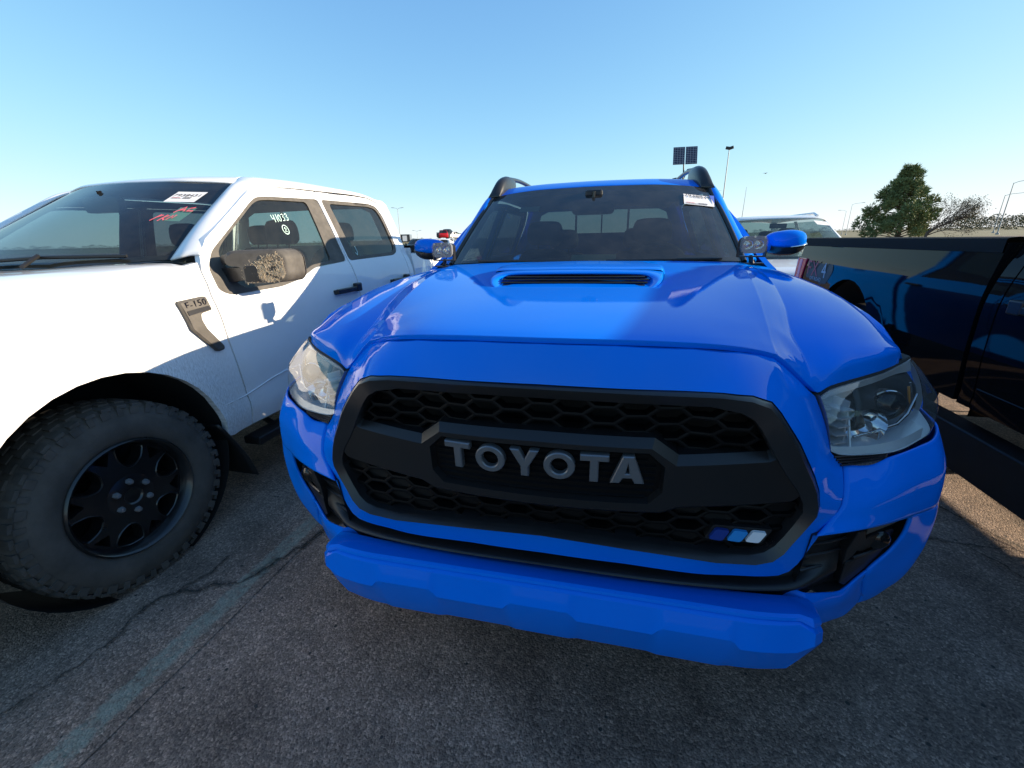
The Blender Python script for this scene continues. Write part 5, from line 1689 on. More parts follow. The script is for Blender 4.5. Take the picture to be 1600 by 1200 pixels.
    pair('wheel_well', wl2, 'liner', T, smooth=50)
    MB().box((0, (b0 + b1) / 2, .80), (1.6, b1 - b0 - .02, .05)).build('bed_floor', 'plastic', T, smooth=0)
    MB().box((0, b0 + .02, 1.03), (1.8, .03, .50)).build('bed_front_wall', pm, T, smooth=0)
    MB().box((0, b1 - .03, .95), (1.72, .06, .62)).build('tailgate', pm, T, smooth=0, bevel=.012)
    MB().box((0, b1 + .09, .56), (1.9, .18, .16)).build('rear_bumper', 'satin', T, smooth=0, bevel=.03)
    for s in (1, -1):
        tl = MB().prism(round_poly([(b1 - .16, 1.135), (b1 + .02, 1.135), (b1 + .025, .90), (b1 - .12, .93)], .02), lambda y, z, d: (s * (bxf(y, z)[0] + d), y, z), -.05, .012)
        to = tl.build('tail_light', 'redlens', T, smooth=0)
        MB().prism([(b1 - .085, 1.125), (b1 - .035, 1.125), (b1 - .030, .93), (b1 - .075, .93)], lambda y, z, d: (s * (bxf(y, z)[0] + d), y, z), .0, .015).build('reversing_lamp', 'pinklens', to, smooth=0)
    # chassis and wheels
    for s in (1, -1):
        MB().box((s * .42, 3.0, .50), (.10, 5.3, .14)).build('chassis_rail', 'deep', T, smooth=0)
    MB().box((0, 1.4, .62), (.9, 1.2, .30)).build('engine_bay', 'deep', T, smooth=0)
    MB().box((0, .42, .82), (1.66, .50, .46)).build('engine_bay', 'deep', T, smooth=0)
    MB().tube([(-.8, axle2, .40), (.8, axle2, .40)], .05, 8).build('rear_axle', 'deep', T, smooth=30)
    for s in (1, -1):
        wheel(T, (s * .890, 1.085, .388), .388, .26, .238, s, dusty=white, tread=white and s > 0)
        wheel(T, (s * .890, axle2, .388), .388, .26, .238, s, tread=False)
    return T, ws, wsp, bs, bxf

GRP = 'pickup trucks parked side by side'
WT, wws, wwsp, _, _ = big_pickup('pickup_truck', 'white crew cab pickup truck with muddy tow mirror and black wheels beside the blue truck', 'white', (-2.7514, -.7104, 0), R(-.896), group=GRP, white=True)
BK, bws, bwsp, bbs, bbx = big_pickup('pickup_truck', 'glossy black pickup truck whose bed and cab stand at the right edge', 'black', (2.772, -2.175, 0), R(.0), bed=1.80, axle2=4.94, group=GRP, arch2=.47, rear_arch_top=1.03, low=.57, trim='gloss', bz=.57)

# white truck: fender vent with badge --------------------------------------------------------------
VN = round_poly([(1.458,1.118),(1.462,1.126),(1.592,1.134),(1.600,1.128),(1.606,1.070),(1.545,1.062),(1.540,1.035),(1.552,.992),(1.622,.892),(1.618,.876),(1.580,.874),(1.478,.998)], .008, 2)
vnt = MB()
k = len(VN)
vin = offset_poly(VN, -.007)
vf = lambda y, z, d: (wx(y, z)[0] + d, y, z)
sheet(vin, [], lambda y, z: vf(y, z, .020), .05, mb=vnt)
vnt.add([vf(y, z, .020) for y, z in vin] + [vf(y, z, .014) for y, z in VN] + [vf(y, z, -.01) for y, z in VN], [(i, (i + 1) % k, k + (i + 1) % k, k + i) for i in range(k)] + [(k + i, k + (i + 1) % k, 2 * k + (i + 1) % k, 2 * k + i) for i in range(k)])
vent = vnt.build('fender_vent', 'trim', WT, smooth=20)
MB().prism(round_poly([(1.478, 1.082), (1.590, 1.092), (1.594, 1.075), (1.481, 1.062)], .003, 2), lambda y, z, d: vf(y, z, d), .018, .0225).build('badge_bar', 'satin', vent, smooth=0)
tm = text_mesh('F-150', .042, .0, 1.12)
place_mesh('badge_letters', tm, 'gloss', vent, (wx(1.53, 1.108)[0] + .0225, 1.533, 1.1075), (0, 1, .07), (0, -.07, 1))
# lower crease moulding in the dirt zone: shut line of the rocker
# stickers on the white windscreen (driver's side top corner)
def flat_on(wfn, cx, cz, w, h, off, roll=0.0):
    a = Vector(wfn(cx - w / 2, cz + h / 2 - roll * 0, off))
    b = Vector(wfn(cx + w / 2, cz + h / 2 + roll, off))
    c = Vector(wfn(cx + w / 2, cz - h / 2 + roll, off))
    d = Vector(wfn(cx - w / 2, cz - h / 2, off))
    return MB().add([a, b, c, d], [(0, 3, 2, 1)]), (b - a).normalized(), (a - d).normalized(), (a + b + c + d) / 4
def auction(parent, root, wfn, cx, cz, w, h, num, lines, roll):
    mb, xa, ya, c = flat_on(wfn, cx, cz, w, h, .002, roll)
    s = mb.build('windscreen_sticker', 'paper', parent, smooth=0, recalc=False)
    n_ = xa.cross(ya)
    place_mesh('sticker_number', text_mesh(num, h * .70, 0, 1.0), 'ink', parent, c + ya * h * .24 + n_ * .0015, xa, ya)
    o_ = c - xa * w / 2 - ya * h / 2 + n_ * .0015
    fine_print(parent, o_, xa, ya, [(w * .05, h * .27, w * .28, h * .09)], 'pink')
    fine_print(parent, o_, xa, ya, [(w * .05, h * .10, w * .36, h * .10), (w * .46, h * .27, w * .28, h * .11), (w * .46, h * .08, w * .28, h * .11)], 'ink')
auction(wws, WT, wwsp, .535, 1.612, .140, .058, '7938431', None, -.004)
mb, xa, ya, c = flat_on(wwsp, .610, 1.520, .075, .070, -.004, -.004)
mb.build('inspection_sticker', 'mint', wws, smooth=0, recalc=False)
for cx, cz, txt_ in ((.578, 1.490, [[(-.045, -.01), (-.03, .022)], [(-.04, .005), (-.018, .018)], [(-.012, -.012), (-.002, .018), (.008, .014), (-.006, .002), (.01, -.008)], [(.016, -.006), (.022, .016), (.032, .0), (.034, .018)]]),
                     (.618, 1.535, [[(-.035, -.014), (-.012, .016), (0, -.008)], [(-.026, -.002), (-.004, .002)], [(.03, .012), (.012, .008), (.01, -.006), (.036, -.006)]])):
    strokes_mb([[(cx + x, cz + y) for x, y in ln] for ln in txt_], lambda x, z, o: wwsp(x, z, o), .006, .003).build('red_scribble', 'redchalk', wws, smooth=0, recalc=False)
mb, xa, ya, c = flat_on(wwsp, .02, 1.300, .18, .03, -.01, .004)
mb.build('dash_paper', 'mint', wws, smooth=0, recalc=False)
# chalk numbers on the driver's window
fdoor = [o for o in WT.children if o.name.startswith('door')][0]
wf = lambda y, z, o: (wx(y, z)[0] - .014 + o, y, z)
D = {
 '4': [[(0, 1), (.05, .45), (.55, .5)], [(.5, 1), (.42, -.05)]],
 '1': [[(.25, 1.05), (.2, -.05)]],
 '0': [[(.3, .95), (.02, .6), (.05, .15), (.3, 0), (.52, .3), (.5, .75), (.3, .95)]],
 '3': [[(.05, .9), (.4, .98), (.5, .75), (.25, .55), (.52, .4), (.42, .05), (.05, .05)]],
 '2': [[(.1, .7), (.3, 1), (.5, .75), (.1, .05), (.55, .1)]],
}
ln_ = []
u = 2.285
for ch in '41033':
    zb_ = 1.478 + (u - 2.285) * .10
    for st in D[ch]:
        ln_.append([(u + x * .042, zb_ + y * .040 + x * .004) for x, y in st])
    u += .021 if ch == '1' else .031
ln_.append([(2.353 + .024 * math.cos(t), 1.436 + .026 * math.sin(t)) for t in np.linspace(0, 2 * math.pi, 22)])
for st in D['2']:
    ln_.append([(2.342 + x * .036, 1.422 + y * .027) for x, y in st])
wdw = [o for o in fdoor.children if o.name.startswith('window') and 'trim' not in o.name][0]
strokes_mb(ln_, wf, .0042, .002).build('chalk_number', 'chalk', fdoor, smooth=0, recalc=False)
strokes_mb([[(2.995, 1.325), (3.0, 1.285), (2.985, 1.262)], [(2.985, 1.262), (2.97, 1.28)]], wf, .006, .002).build('chalk_mark', 'chalk', [o for o in WT.children if o.name.startswith('door')][2], smooth=0, recalc=False)

# black truck: 4x4 decal at the back of the bed side
DK = round_poly([(b_, z_) for b_, z_ in ((5.66, 1.112), (5.225, 1.108), (5.205, 1.060), (5.272, .965), (5.35, .960), (5.66, .985))], .02, 3)
bpas = bbs[1]
dfn = lambda y, z: (-(bbx(y, z)[0] + .002), y, z)
MT['decal'] = simple('black_decal_film', (0.008, 0.008, 0.010), 0.5)
sheet(DK, [], dfn, .08).build('side_decal', 'decal', bpas, smooth=40)
MT['decal_ink'] = simple('red_decal_print', (0.55, 0.05, 0.06), 0.5)
MT['decal_ink2'] = simple('silver_decal_print', (0.40, 0.42, 0.45), 0.4)
for txt_, mt_, yy, zz, sz in (('FX', 'decal_ink', 5.555, 1.058, .175), ('4', 'decal_ink2', 5.345, 1.054, .165), ('OFF ROAD', 'decal_ink2', 5.47, .985, .042)):
    place_mesh('decal_letters', text_mesh(txt_, sz, 0, 1.05), mt_, bpas, (dfn(yy, zz)[0] - .003, yy, zz), (0, -1, 0), (-.02, 0, 1))
# ------------------------------------------------------------------ other vehicles
def car(name, label, cat, pm, loc, rz, L=4.5, W=1.80, H=1.45, kind='sedan', group=None, gl='side', detail=True, sc=1.0):
    T = thing(name, label, cat, loc, rz, group)
    T.scale = (sc, sc, sc)
    hw = W / 2
    belt = H * .62
    suv = kind in ('suv', 'pickup')
    hood = belt * (.97 if suv else .90)
    yA, yB = L * .22, L * .40                         # windscreen foot and head
    yC, yD = (L * .90, L * .97) if kind == 'suv' else ((L * .60, L * .63) if kind == 'pickup' else (L * .74, L * .88))
    tail = belt * (1.0 if suv else .96)
    st = [(0, .50, hood * .80, .80), (.02 * L, .36, hood * .93, .92), (.10 * L, .28, hood * .985, .985), (yA, .24, hood + .02, 1.0), (yA + .06 * L, .24, belt, 1.0), (L * .55, .24, belt + .01, 1.0), (yC, .24, belt + .02, 1.0), (yD, .27, tail, .985), (L * .985, .34, tail * .95, .93), (L, .48, tail * .82, .82)]
    rows = []
    for y, zb, zt, k in st:
        w = hw * k
        rows.append([(0, y, zt + .02), (w * .6, y, zt + .015), (w * .86, y, zt), (w * .955, y, zt - .05), (w, y, zb + (zt - zb) * .62), (w * .985, y, zb + .12), (w * .93, y, zb), (0, y, zb)])
    P = loft_pts(rows, 2, 3, True)
    b = MB().grid(P)
    b.add(P[0], [tuple(range(P.shape[1]))])
    b.add(P[-1], [tuple(range(P.shape[1]))])
    b.build('body', pm, T, smooth=40)
    tw = hw * .70
    zr = H
    # roof
    RFc = [[(0, yB, zr - .05), (tw * .7, yB + .03, zr - .055), (tw, yB + .10, zr - .085)], [(0, yB + .25, zr - .005), (tw * .7, yB + .26, zr - .012), (tw, yB + .30, zr - .055)], [(0, (yB + yC) / 2, zr), (tw * .7, (yB + yC) / 2, zr - .01), (tw * 1.01, (yB + yC) / 2, zr - .05)], [(0, yC - .1, zr - .04), (tw * .7, yC - .1, zr - .05), (tw * .98, yC - .12, zr - .085)]]
    MB().loft(RFc, 4, 4, True).build('roof', pm, T, smooth=50, solid=.015)
    # glass panes
    ws = MB().loft([[(0, yA - .06, hood + .03), (hw * .5, yA, hood + .03), (hw * .84, yA + .16, hood + .03)], [(0, yB, zr - .055), (tw * .6, yB + .03, zr - .06), (tw * .97, yB + .11, zr - .09)]], 4, 4, True).build('windscreen', 'glass' if detail else gl, T, smooth=50)
    ye = yD - .02 if kind != 'sedan' else yD
    MB().loft([[(0, yC - .1, zr - .05), (tw * .95, yC - .12, zr - .09)], [(0, ye, tail + .03), (hw * .80, ye - .06, tail + .03)]], 3, 3, True).build('rear_window', gl, T, smooth=50)
    ym = (yB + .1 + yC) / 2
    def sp(y, z):
        f = (z - belt) / (zr - .08 - belt)
        return (hw * .945 * (1 - f) + (tw * 1.0) * f, y, z)
    zt = zr - .10
    wf_ = [(yA + .26, belt + .03), (yB + .22, zt), (ym - .05, zt), (ym - .05, belt + .03)]
    wr_ = [(ym + .05, belt + .03), (ym + .05, zt), (yC - .28, zt), (yC + .02 if kind != 'sedan' else yC - .12, belt + .04)]
    pair('window', sheet(wf_, [], sp, .3), gl, T, smooth=40)
    pair('window', sheet(wr_, [], sp, .3), gl, T, smooth=40)
    pl = MB()
    pl.loft([[(hw * .84, yA + .15, hood + .02), (hw * .90, yA + .19, hood + .03), (hw * .955, yA + .24, hood + .01)], [(tw * .96, yB + .11, zr - .09), (tw * 1.0, yB + .15, zr - .085), (tw * 1.02, yB + .24, zr - .11)]], 3, 4)
    pl.grid(np.array([[sp(ym - .06, belt), sp(ym + .06, belt)], [sp(ym - .06, zr - .08), sp(ym + .06, zr - .08)]]))
    pl.grid(np.array([[sp(yC + (.0 if kind != 'sedan' else -.14), belt), (hw * .80, ye - .05, tail + .02)], [sp(yC - .30, zr - .09), (tw * .93, yC - .12, zr - .09)]]))
    pair('pillar', pl, pm, T, smooth=40, solid=.01)
    for s in (1, -1):
        mm = MB().lathe([(-.09, .03), (-.07, .075), (0, .09), (.07, .075), (.10, .03)], 14, (s * (hw + .10), yA + .30, belt + .06), 'x')
        mm.tube([(s * hw * .9, yA + .32, belt + .01), (s * (hw + .08), yA + .31, belt + .03)], .025, 6)
        mm.build('side_mirror', 'satin', T, smooth=50)
        MB().prism([(-.20, .0), (.16, .02), (.16, -.14), (-.16, -.12)], lambda u, v, d: (s * (hw * .68 + u), .06 + d + max(0, u) * .5, hood * .84 + v), -.02, .10).build('headlight', 'chrome', T, smooth=0)
        MB().prism([(-.12, .08), (.12, .08), (.12, -.16), (-.10, -.12)], lambda u, v, d: (s * (hw * .78 + u), L - .06 + d - max(0, u) * .3, tail * .84 + v), -.06, .05).build('tail_light', 'redlens', T, smooth=0)
    MB().box((0, .02, hood * .66), (W * .55, .06, .20)).build('grille', 'gloss', T, smooth=0)
    if detail:
        MB().box((0, L * .5, .45), (W * .86, L * .62, .08)).build('cabin_floor', 'deep', T, smooth=0)
        MB().box((0, yA + .22, belt - .05), (W * .80, .34, .16)).build('dashboard', 'dash', T, smooth=0, bevel=.05)
        for x in (-.36, .36):
            seat(T, x, L * .50, .48, belt + .22, 'seat', zb=.55)
        if kind != 'pickup':
            for x in (-.36, .36):
                seat(T, x, L * .70, .52, belt + .18, 'seat', zb=.55)
        MB().box((0, yB + .02, zr - .16), (.24, .03, .07)).build('inside_mirror', 'gloss', T, smooth=0, bevel=.02)
    if kind == 'pickup':
        for s in (1, -1):
            MB().box((s * hw * .94, L * .81, belt + .05), (.10, L * .33, .08)).build('bed_rail', pm, T, smooth=0, bevel=.02)
    r = .33 if not suv else .36
    for s in (1, -1):
        for y in (L * .19, L * .80):
            w_ = MB().lathe([(-.11, .20), (-.11, r * .9), (-.07, r), (.07, r), (.11, r * .9), (.11, .20)], 24, (s * (hw - .12), y, r), 'x').build('wheel', 'rubber', T, smooth=50)
            MB().lathe([(.09 * s, .21), (.10 * s, .19), (.06 * s, .10), (.08 * s, .001)], 20, (s * (hw - .12), y, r), 'x').build('rim', 'galv', w_, smooth=40)
    return T, ws, (yA, yB, hood, zr)

def spot(u, v, D):
    """world point at horizontal distance D along the bearing of an image point (used once to lay the place out)"""
    a, b = u - 800, v - 600
    d = rt2 * a - up2 * b + fw * 667.19
    h = math.hypot(d.x, d.y)
    return Vector((0.1371, -0.7644, 1.3578)) + d * (D / h)

SV, sws, q = car('parked_suv', 'white sport utility with a sticker in its windscreen, facing us behind the black truck bed', 'car', 'white2', (2.56, 4.95, 0), R(1), 4.75, 1.92, 1.60, 'suv')
MB().add([(.36, 6.595 - 4.95 + .0, 1.500), (.55, 6.66 - 4.95, 1.478), (.57, 6.56 - 4.95, 1.425), (.38, 6.50 - 4.95, 1.445)], [(0, 3, 2, 1)]).build('windscreen_sticker', 'paper', sws, smooth=0)
for s in (1, -1):
    MB().tube([(s * .58, 2.1, 1.575), (s * .585, 2.25, 1.612), (s * .585, 3.9, 1.605), (s * .575, 4.1, 1.545)], .018, 8).build('roof_rail', 'white2', SV, smooth=40)

car('parked_car', 'white sedan seen between the white truck and the blue mirror', 'car', 'white2', (-12.6, 23.2, 0), R(-62), 4.7, 1.84, 1.42, 'sedan', gl='tint')
GC = 'cars parked in the far rows'
car('parked_car', 'silver sedan in the far row left of the blue truck', 'car', 'silver', (-24.0, 42.0, 0), R(10), 4.6, 1.8, 1.45, 'sedan', GC, 'tint', False)
car('parked_suv', 'dark grey sport utility in the far row beside the silver sedan', 'car', 'dark', (-20.8, 43.0, 0), R(8), 4.6, 1.85, 1.50, 'suv', GC, 'tint', False)
car('parked_car', 'pale far sedan at the end of the row near the blue cab', 'car', 'white2', (-17.6, 44.0, 0), R(8), 4.6, 1.8, 1.44, 'sedan', GC, 'tint', False)
car('parked_suv', 'red sport utility up on the far bank', 'car', 'red', (-34.6, 86.5, 1.46), R(205), 4.6, 1.85, 1.68, 'suv', GC, 'tint', False)
car('pickup_truck', 'dark pickup beside the red sport utility on the far bank', 'pickup truck', 'dark', (-32.6, 88.0, 1.46), R(170), 5.4, 1.9, 1.88, 'pickup', GC, 'tint', False)
car('parked_car', 'small white car at the right of the far bank', 'car', 'white2', (-31.0, 88.5, 1.46), R(150), 4.2, 1.75, 1.40, 'sedan', GC, 'tint', False)

# far bank (an earth ramp the red car stands on)
bk = []
for i in range(9):
    row = []
    for j in range(25):
        u, v = i / 8, j / 24
        h = 1.46 * min(1, max(0, min((u) / .35, (1 - u) / .2))) * min(1, max(0, min(v / .12, (1 - v) / .12)))
        row.append((-64 + 52 * v, 78 + 30 * u + 4 * v, h - .02))
    bk.append(row)
struct(MB().grid(np.array(bk)).build('far_bank', 'grass', smooth=40))

# dry grass beyond the paved lot
gp = [(-900, 95), (900, 70), (1600, 800), (1600, 2400), (-1600, 2400), (-1600, 500)]
struct(MB().add([(x, y, .01) for x, y in gp], [tuple(range(6))]).build('grass_field', 'grass', smooth=0, recalc=False))

# box trailer on the horizon, left
p = spot(635, 371, 100)
TR = thing('box_trailer', 'small dark box trailer far away on the horizon at left', 'trailer', (p.x, p.y, 1.46 if 0 else 0), R(20))
MB().box((0, 0, 1.75), (1.9, 4.6, 1.6)).build('box', 'dark', TR, smooth=0, bevel=.04)
MB().box((-.1, -2.31, 1.75), (.9, .03, 1.1)).build('door', 'white2', TR, smooth=0)
for s in (1, -1):
    MB().lathe([(-.1, .15), (-.1, .36), (.1, .36), (.1, .15)], 16, (s * .8, .2, .38), 'x').build('wheel', 'rubber', TR, smooth=40)

# ------------------------------------------------------------------ poles, mast, solar lamp
def light_pole(p, h, label, arms=((1, 1.8),), lean=0.0, r=.09, flood=False, grp='street lamps along the lot'):
    T = thing('light_pole', label, 'street lamp', (p[0], p[1], 0), math.atan2(p[1] - cam_o.matrix_world.translation.y, p[0]) - R(90), grp)
    MB().tube([(0, 0, 0), (0, 0, .5), (0, 0, h)], [r * 1.5, r * 1.1, r * .6], 10).build('pole', 'galv', T, smooth=50)
    MB().lathe([(0, r * 3), (.25, r * 3), (.3, r * 1.6)], 12, (0, 0, 0), 'z').build('base', 'galv', T, smooth=30)
    for sg, l in arms:
        if flood:
            MB().tube([(0, 0, h - .05), (sg * l, 0, h + .1)], r * .4, 6).build('arm', 'galv', T, smooth=40)
            MB().box((sg * l, 0, h + .18), (.50, .35, .30), ry=R(-25 * sg)).build('flood_lamp', 'plastic', T, smooth=0, bevel=.05)
        else:
            MB().tube([(0, 0, h - .1), (sg * l * .3, 0, h + .18), (sg * l, 0, h + .32)], r * .45, 8).build('arm', 'galv', T, smooth=40)
            MB().box((sg * (l + .3), 0, h + .33), (.75, .26, .12), ry=R(-6 * sg)).build('lamp_head', 'galv', T, smooth=0, bevel=.04)
    return T
light_pole(spot(1560, 360, 118), 8.4, 'tall street lamp nearest the right edge of the picture', ((1, 1.9),))
light_pole(spot(1553, 360, 150), 7.9, 'shorter street lamp left of the tallest one at the far right', ((1, 3.2),))
light_pole(spot(1324, 355, 165), 8.3, 'faint far street lamp just left of the pine', ((1, 2.2),), r=.07)
light_pole(spot(1317, 355, 190), 7.4, 'fainter of the two far street lamps left of the pine', ((-1, 1.6),), r=.07)
light_pole(spot(625, 365, 125), 9.2, 'far lamp post with two heads behind the white cab', ((1, .9), (-1, .9)), r=.08)
light_pole(spot(1131, 300, 62), 10.6, 'slim flood light mast right of the blue roof', ((.6, .35), (-.5, .3)), r=.075, flood=True)
light_pole(spot(652, 368, 150), 4.0, 'small far T shaped pole left of the red car', ((1, .8), (-1, .8)), r=.07)

p = spot(1162, 320, 45)
AN = thing('antenna_mast', 'thin whip antenna mast above the white sport utility', 'antenna', (p.x, p.y, 0))
MB().tube([(0, 0, 0), (0, 0, 2.2), (.03, 0, 5.05)], [.05, .03, .012], 8).build('mast', 'galv', AN, smooth=40)
MB().lathe([(0, .25), (.06, .25), (.08, .05)], 12, (0, 0, 0), 'z').build('base', 'galv', AN, smooth=30)

p = spot(1070, 250, 33)
SL_ = thing('solar_light_tower', 'solar light tower with two panels rising behind the blue roof rail', 'solar lamp', (p.x, p.y, 0), R(4))
MB().tube([(0, 0, .6), (0, 0, 5.2), (-.05, 0, 5.7)], [.07, .05, .04], 10).build('mast', 'plastic', SL_, smooth=40)
MB().box((0, 0, .55), (1.2, 2.0, .5)).build('trailer_box', 'galv', SL_, smooth=0, bevel=.03)
for s in (1, -1):
    MB().lathe([(-.09, .12), (-.09, .30), (.09, .30), (.09, .12)], 16, (s * .72, 0, .30), 'x').build('wheel', 'rubber', SL_, smooth=40)
m, nt, pp, out = new_mat('solar_cells')
co = objco(nt)
bt_ = N(nt, 'ShaderNodeTexBrick', Scale=1.0)
bt_.offset = 0
bt_.inputs['Color1'].default_value = (.012, .012, .03, 1)
bt_.inputs['Color2'].default_value = (.02, .018, .04, 1)
bt_.inputs['Mortar'].default_value = (.35, .36, .40, 1)
bt_.inputs['Mortar Size'].default_value = .008
bt_.inputs['Brick Width'].default_value = .16
bt_.inputs['Row Height'].default_value = .11
mp_ = N(nt, 'ShaderNodeMapping')
mp_.inputs['Rotation'].default_value = (R(-90), 0, 0)
nt.links.new(co, mp_.inputs[0])
nt.links.new(mp_.outputs[0], bt_.inputs[0])
nt.links.new(bt_.outputs[0], pp.inputs['Base Color'])
pp.inputs['Roughness'].default_value = .12
MT['cells'] = m
for s in (1, -1):
    fr = MB().box((s * .385, 0, 6.16), (.72, .04, 1.10), rx=R(-16)).build('solar_panel', 'galv', SL_, smooth=0)
    MB().box((s * .385, -.024, 6.153), (.68, .012, 1.06), rx=R(-16)).build('cell_sheet', 'cells', fr, smooth=0)
for s, z in ((.42, 5.30), (-.45, 4.78)):
    MB().tube([(0, 0, z - .65), (s * .35, 0, z - .25), (s, 0, z)], .022, 6).build('lamp_arm', 'plastic', SL_, smooth=40)
    MB().lathe([(.10, .02), (.06, .22), (.0, .25), (-.03, .20), (-.03, .001)], 20, (s, 0, z), 'z').build('lamp_head', 'plastic', SL_, smooth=40)

# ------------------------------------------------------------------ trees
def leaf_mat(name, c0, c1, sc_):
    m, nt, p, out = new_mat(name)
    co = objco(nt)
    n = N(nt, 'ShaderNodeTexNoise', Scale=sc_, Detail=4.0)
    nt.links.new(co, n.inputs['Vector'])
    oi = N(nt, 'ShaderNodeTexWhiteNoise')
    nt.links.new(co, oi.inputs['Vector'])
    ad = N(nt, 'ShaderNodeMath', operation='MULTIPLY_ADD')
    nt.links.new(oi.outputs['Value'], ad.inputs[0])
    ad.inputs[1].default_value = .25
    nt.links.new(n.outputs['Fac'], ad.inputs[2])
    r = ramp(nt, ad.outputs[0], [(.40, c0), (.85, c1)])
    nt.links.new(r.outputs[0], p.inputs['Base Color'])
    p.inputs['Roughness'].default_value = .75
    p.inputs['Subsurface Weight'].default_value = 0
    return m
MT['needles'] = leaf_mat('pine_needles', (.085, .125, .045), (.24, .275, .095), .9)
MT['twig_leaf'] = leaf_mat('sparse_brown_green_leaves', (.06, .06, .028), (.14, .12, .05), 1.2)
MT['bark'] = simple('grey_brown_bark', (.085, .065, .05), .9, bump=.6, bscale=14, vary=.3, vscale=3)

def pine(p, H, label):
    T = thing('pine_tree', label, 'tree', (p[0], p[1], 0))
    rnd = random.Random(11)
    MB().tube([(0, 0, 0), (.1, 0, H * .3), (-.05, .1, H * .6), (.05, 0, H * .95)], [.30, .24, .15, .03], 10).build('trunk', 'bark', T, smooth=50)
    lm, fb_ = MB(), MB()
    clumps = []
    for k in range(74):
        t = (k + .5) / 74
        z = H * (.10 + .86 * t)
        # crown half width by height, off-centre to the left like a wind-shaped pine
        w = 3.75 * (1 - ((t - .12) / .9) ** 1.25 if t > .12 else .86 + t) ** .85
        a = k * 2.399 + rnd.uniform(-.4, .4)
        r = w * rnd.uniform(.45, 1.0)
        c = Vector((r * math.cos(a) - .25, r * math.sin(a), z + rnd.uniform(-.2, .35)))
        clumps.append((c, rnd.uniform(.42, .92) * (1.12 - .5 * t)))
        lm.tube([(0, 0, z - .10 * r - .3), tuple(c * .5 + Vector((0, 0, z - .15 * r - .1)) * .5), tuple(c)], [.07, .045, .015], 5)
    lm.build('limb', 'bark', T, smooth=50)
    for c, s in clumps:
        for q in range(int(210 * s)):
            d = Vector((rnd.gauss(0, 1), rnd.gauss(0, 1), rnd.gauss(0, .65)))
            d = d.normalized() * s * rnd.uniform(.35, 1.08) ** .7
            b = c + d
            dirn = (d.normalized() + Vector((0, 0, .55)) + Vector((rnd.gauss(0, .35), rnd.gauss(0, .35), 0))).normalized()
            for w_ in range(3):
                e = (dirn + Vector((rnd.gauss(0, .5), rnd.gauss(0, .5), rnd.gauss(0, .4)))).normalized()
                l = rnd.uniform(.22, .46)
                sd = e.cross(Vector((rnd.gauss(0, 1), rnd.gauss(0, 1), rnd.gauss(0, 1))))  .normalized() * .06
                fb_.add([b - sd, b + sd, b + e * l], [(0, 1, 2)])
    fb_.build('crown', 'needles', T, smooth=0, recalc=False)

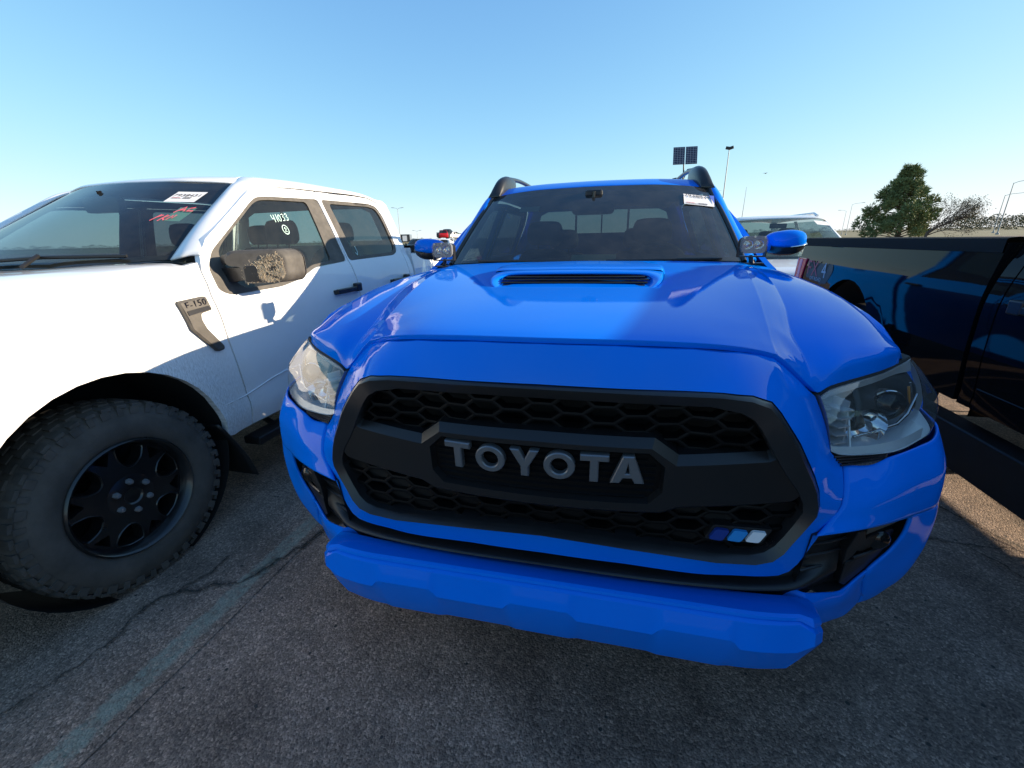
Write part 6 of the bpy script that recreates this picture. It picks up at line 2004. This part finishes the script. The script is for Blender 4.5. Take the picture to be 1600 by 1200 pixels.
def twig_tree(p, H, label, spread=2.6):
    T = thing('bare_tree', label, 'tree', (p[0], p[1], 0))
    rnd = random.Random(23)
    tr, br, lf = MB(), MB(), MB()
    tr.tube([(0, 0, 0), (.1, 0, H * .22)], [.16, .11], 8)
    tr.build('trunk', 'bark', T, smooth=50)
    def grow(a, d, l, r, n):
        b = a + d * l * .5 + Vector((rnd.gauss(0, .05), rnd.gauss(0, .05), .03)) * l
        c = a + d * l
        br.tube([a, b, c], [r, r * .8, r * .55], 4, caps=False)
        if n == 0:
            for q in range(2):
                o = c + Vector((rnd.gauss(0, .12), rnd.gauss(0, .12), rnd.gauss(0, .12)))
                e = Vector((rnd.gauss(0, 1), rnd.gauss(0, 1), rnd.gauss(0, 1)))  .normalized() * .05
                f = e.cross(Vector((rnd.gauss(0, 1), rnd.gauss(0, 1), 1))).normalized() * .05
                lf.add([o - e, o + f, o + e, o - f], [(0, 1, 2, 3)])
            return
        for q in range(rnd.choice((2, 3, 3))):
            nd = (d + Vector((rnd.gauss(.08, .45), rnd.gauss(0, .45), rnd.gauss(.02, .26)))).normalized()
            grow(c if q < 2 else b, nd, l * rnd.uniform(.62, .86), r * .58, n - 1)
    for k in range(9):
        a = rnd.uniform(-.4, .9) if k % 3 else rnd.uniform(0, 6.28)
        d = Vector((math.cos(a) * 1.0, math.sin(a) * .7, rnd.uniform(.35, .95))).normalized()
        grow(Vector((.1, 0, H * rnd.uniform(.12, .22))), d, H * .31, .06, 5)
    br.build('branches', 'bark', T, smooth=0, recalc=False)
    lf.build('crown', 'twig_leaf', T, smooth=0, recalc=False)

pt = spot(1404, 360, 70)
pine(pt, 7.9, 'large dark pine standing right of the white sport utility')
pb = spot(1448, 360, 66)
twig_tree(pb, 4.7, 'sparse leaning deciduous tree in front and right of the pine')

# wood on the horizon
def wood(name, u0, u1, D, hmax, seed):
    rnd = random.Random(seed)
    fb_ = MB()
    u = u0
    while u < u1:
        p = spot(u, 358, D * rnd.uniform(.9, 1.15))
        h = hmax * rnd.uniform(.45, 1.0)
        for q in range(230):
            z = h * rnd.uniform(.02, 1) ** .8
            w = h * .42 * (1 - (z / h - .5) ** 2 * 2.4)
            o = Vector((p.x + rnd.gauss(0, w), p.y + rnd.gauss(0, w), z))
            e = Vector((rnd.gauss(0, 1), rnd.gauss(0, 1), rnd.gauss(0, 1))).normalized() * h * .055
            f = e.cross(Vector((rnd.gauss(0, 1), rnd.gauss(0, 1), 1))).normalized() * h * .04
            fb_.add([o - e, o + f, o + e, o - f], [(0, 1, 2, 3)])
        u += rnd.uniform(4, 9)
    o = fb_.build(name, 'twig_leaf', None, smooth=0, recalc=False)
    o['kind'] = 'stuff'
wood('distant_wood', 1470, 2100, 300, 7.5, 4)
wood('distant_wood', 1180, 1350, 420, 4.0, 5)
wood('distant_wood', -900, 720, 420, 3.4, 6)

# ------------------------------------------------------------------ bird
p = spot(1196, 271, 40)
BD_ = thing('bird', 'tiny dark bird in the sky right of the blue roof', 'bird', tuple(p), R(40))
MB().lathe([(-.10, .004), (-.06, .022), (0, .03), (.06, .02), (.09, .016), (.12, .004)], 10, (0, 0, 0), 'x').build('body', 'deep', BD_, smooth=60)
for s in (1, -1):
    MB().loft([[(-.03, s * .02, .01), (.04, s * .02, .01)], [(-.03, s * .10, .045), (.045, s * .10, .05)], [(-.05, s * .19, .02), (-.02, s * .19, .022)]], 3, 3).build('wing', 'deep', BD_, smooth=50, solid=.004)
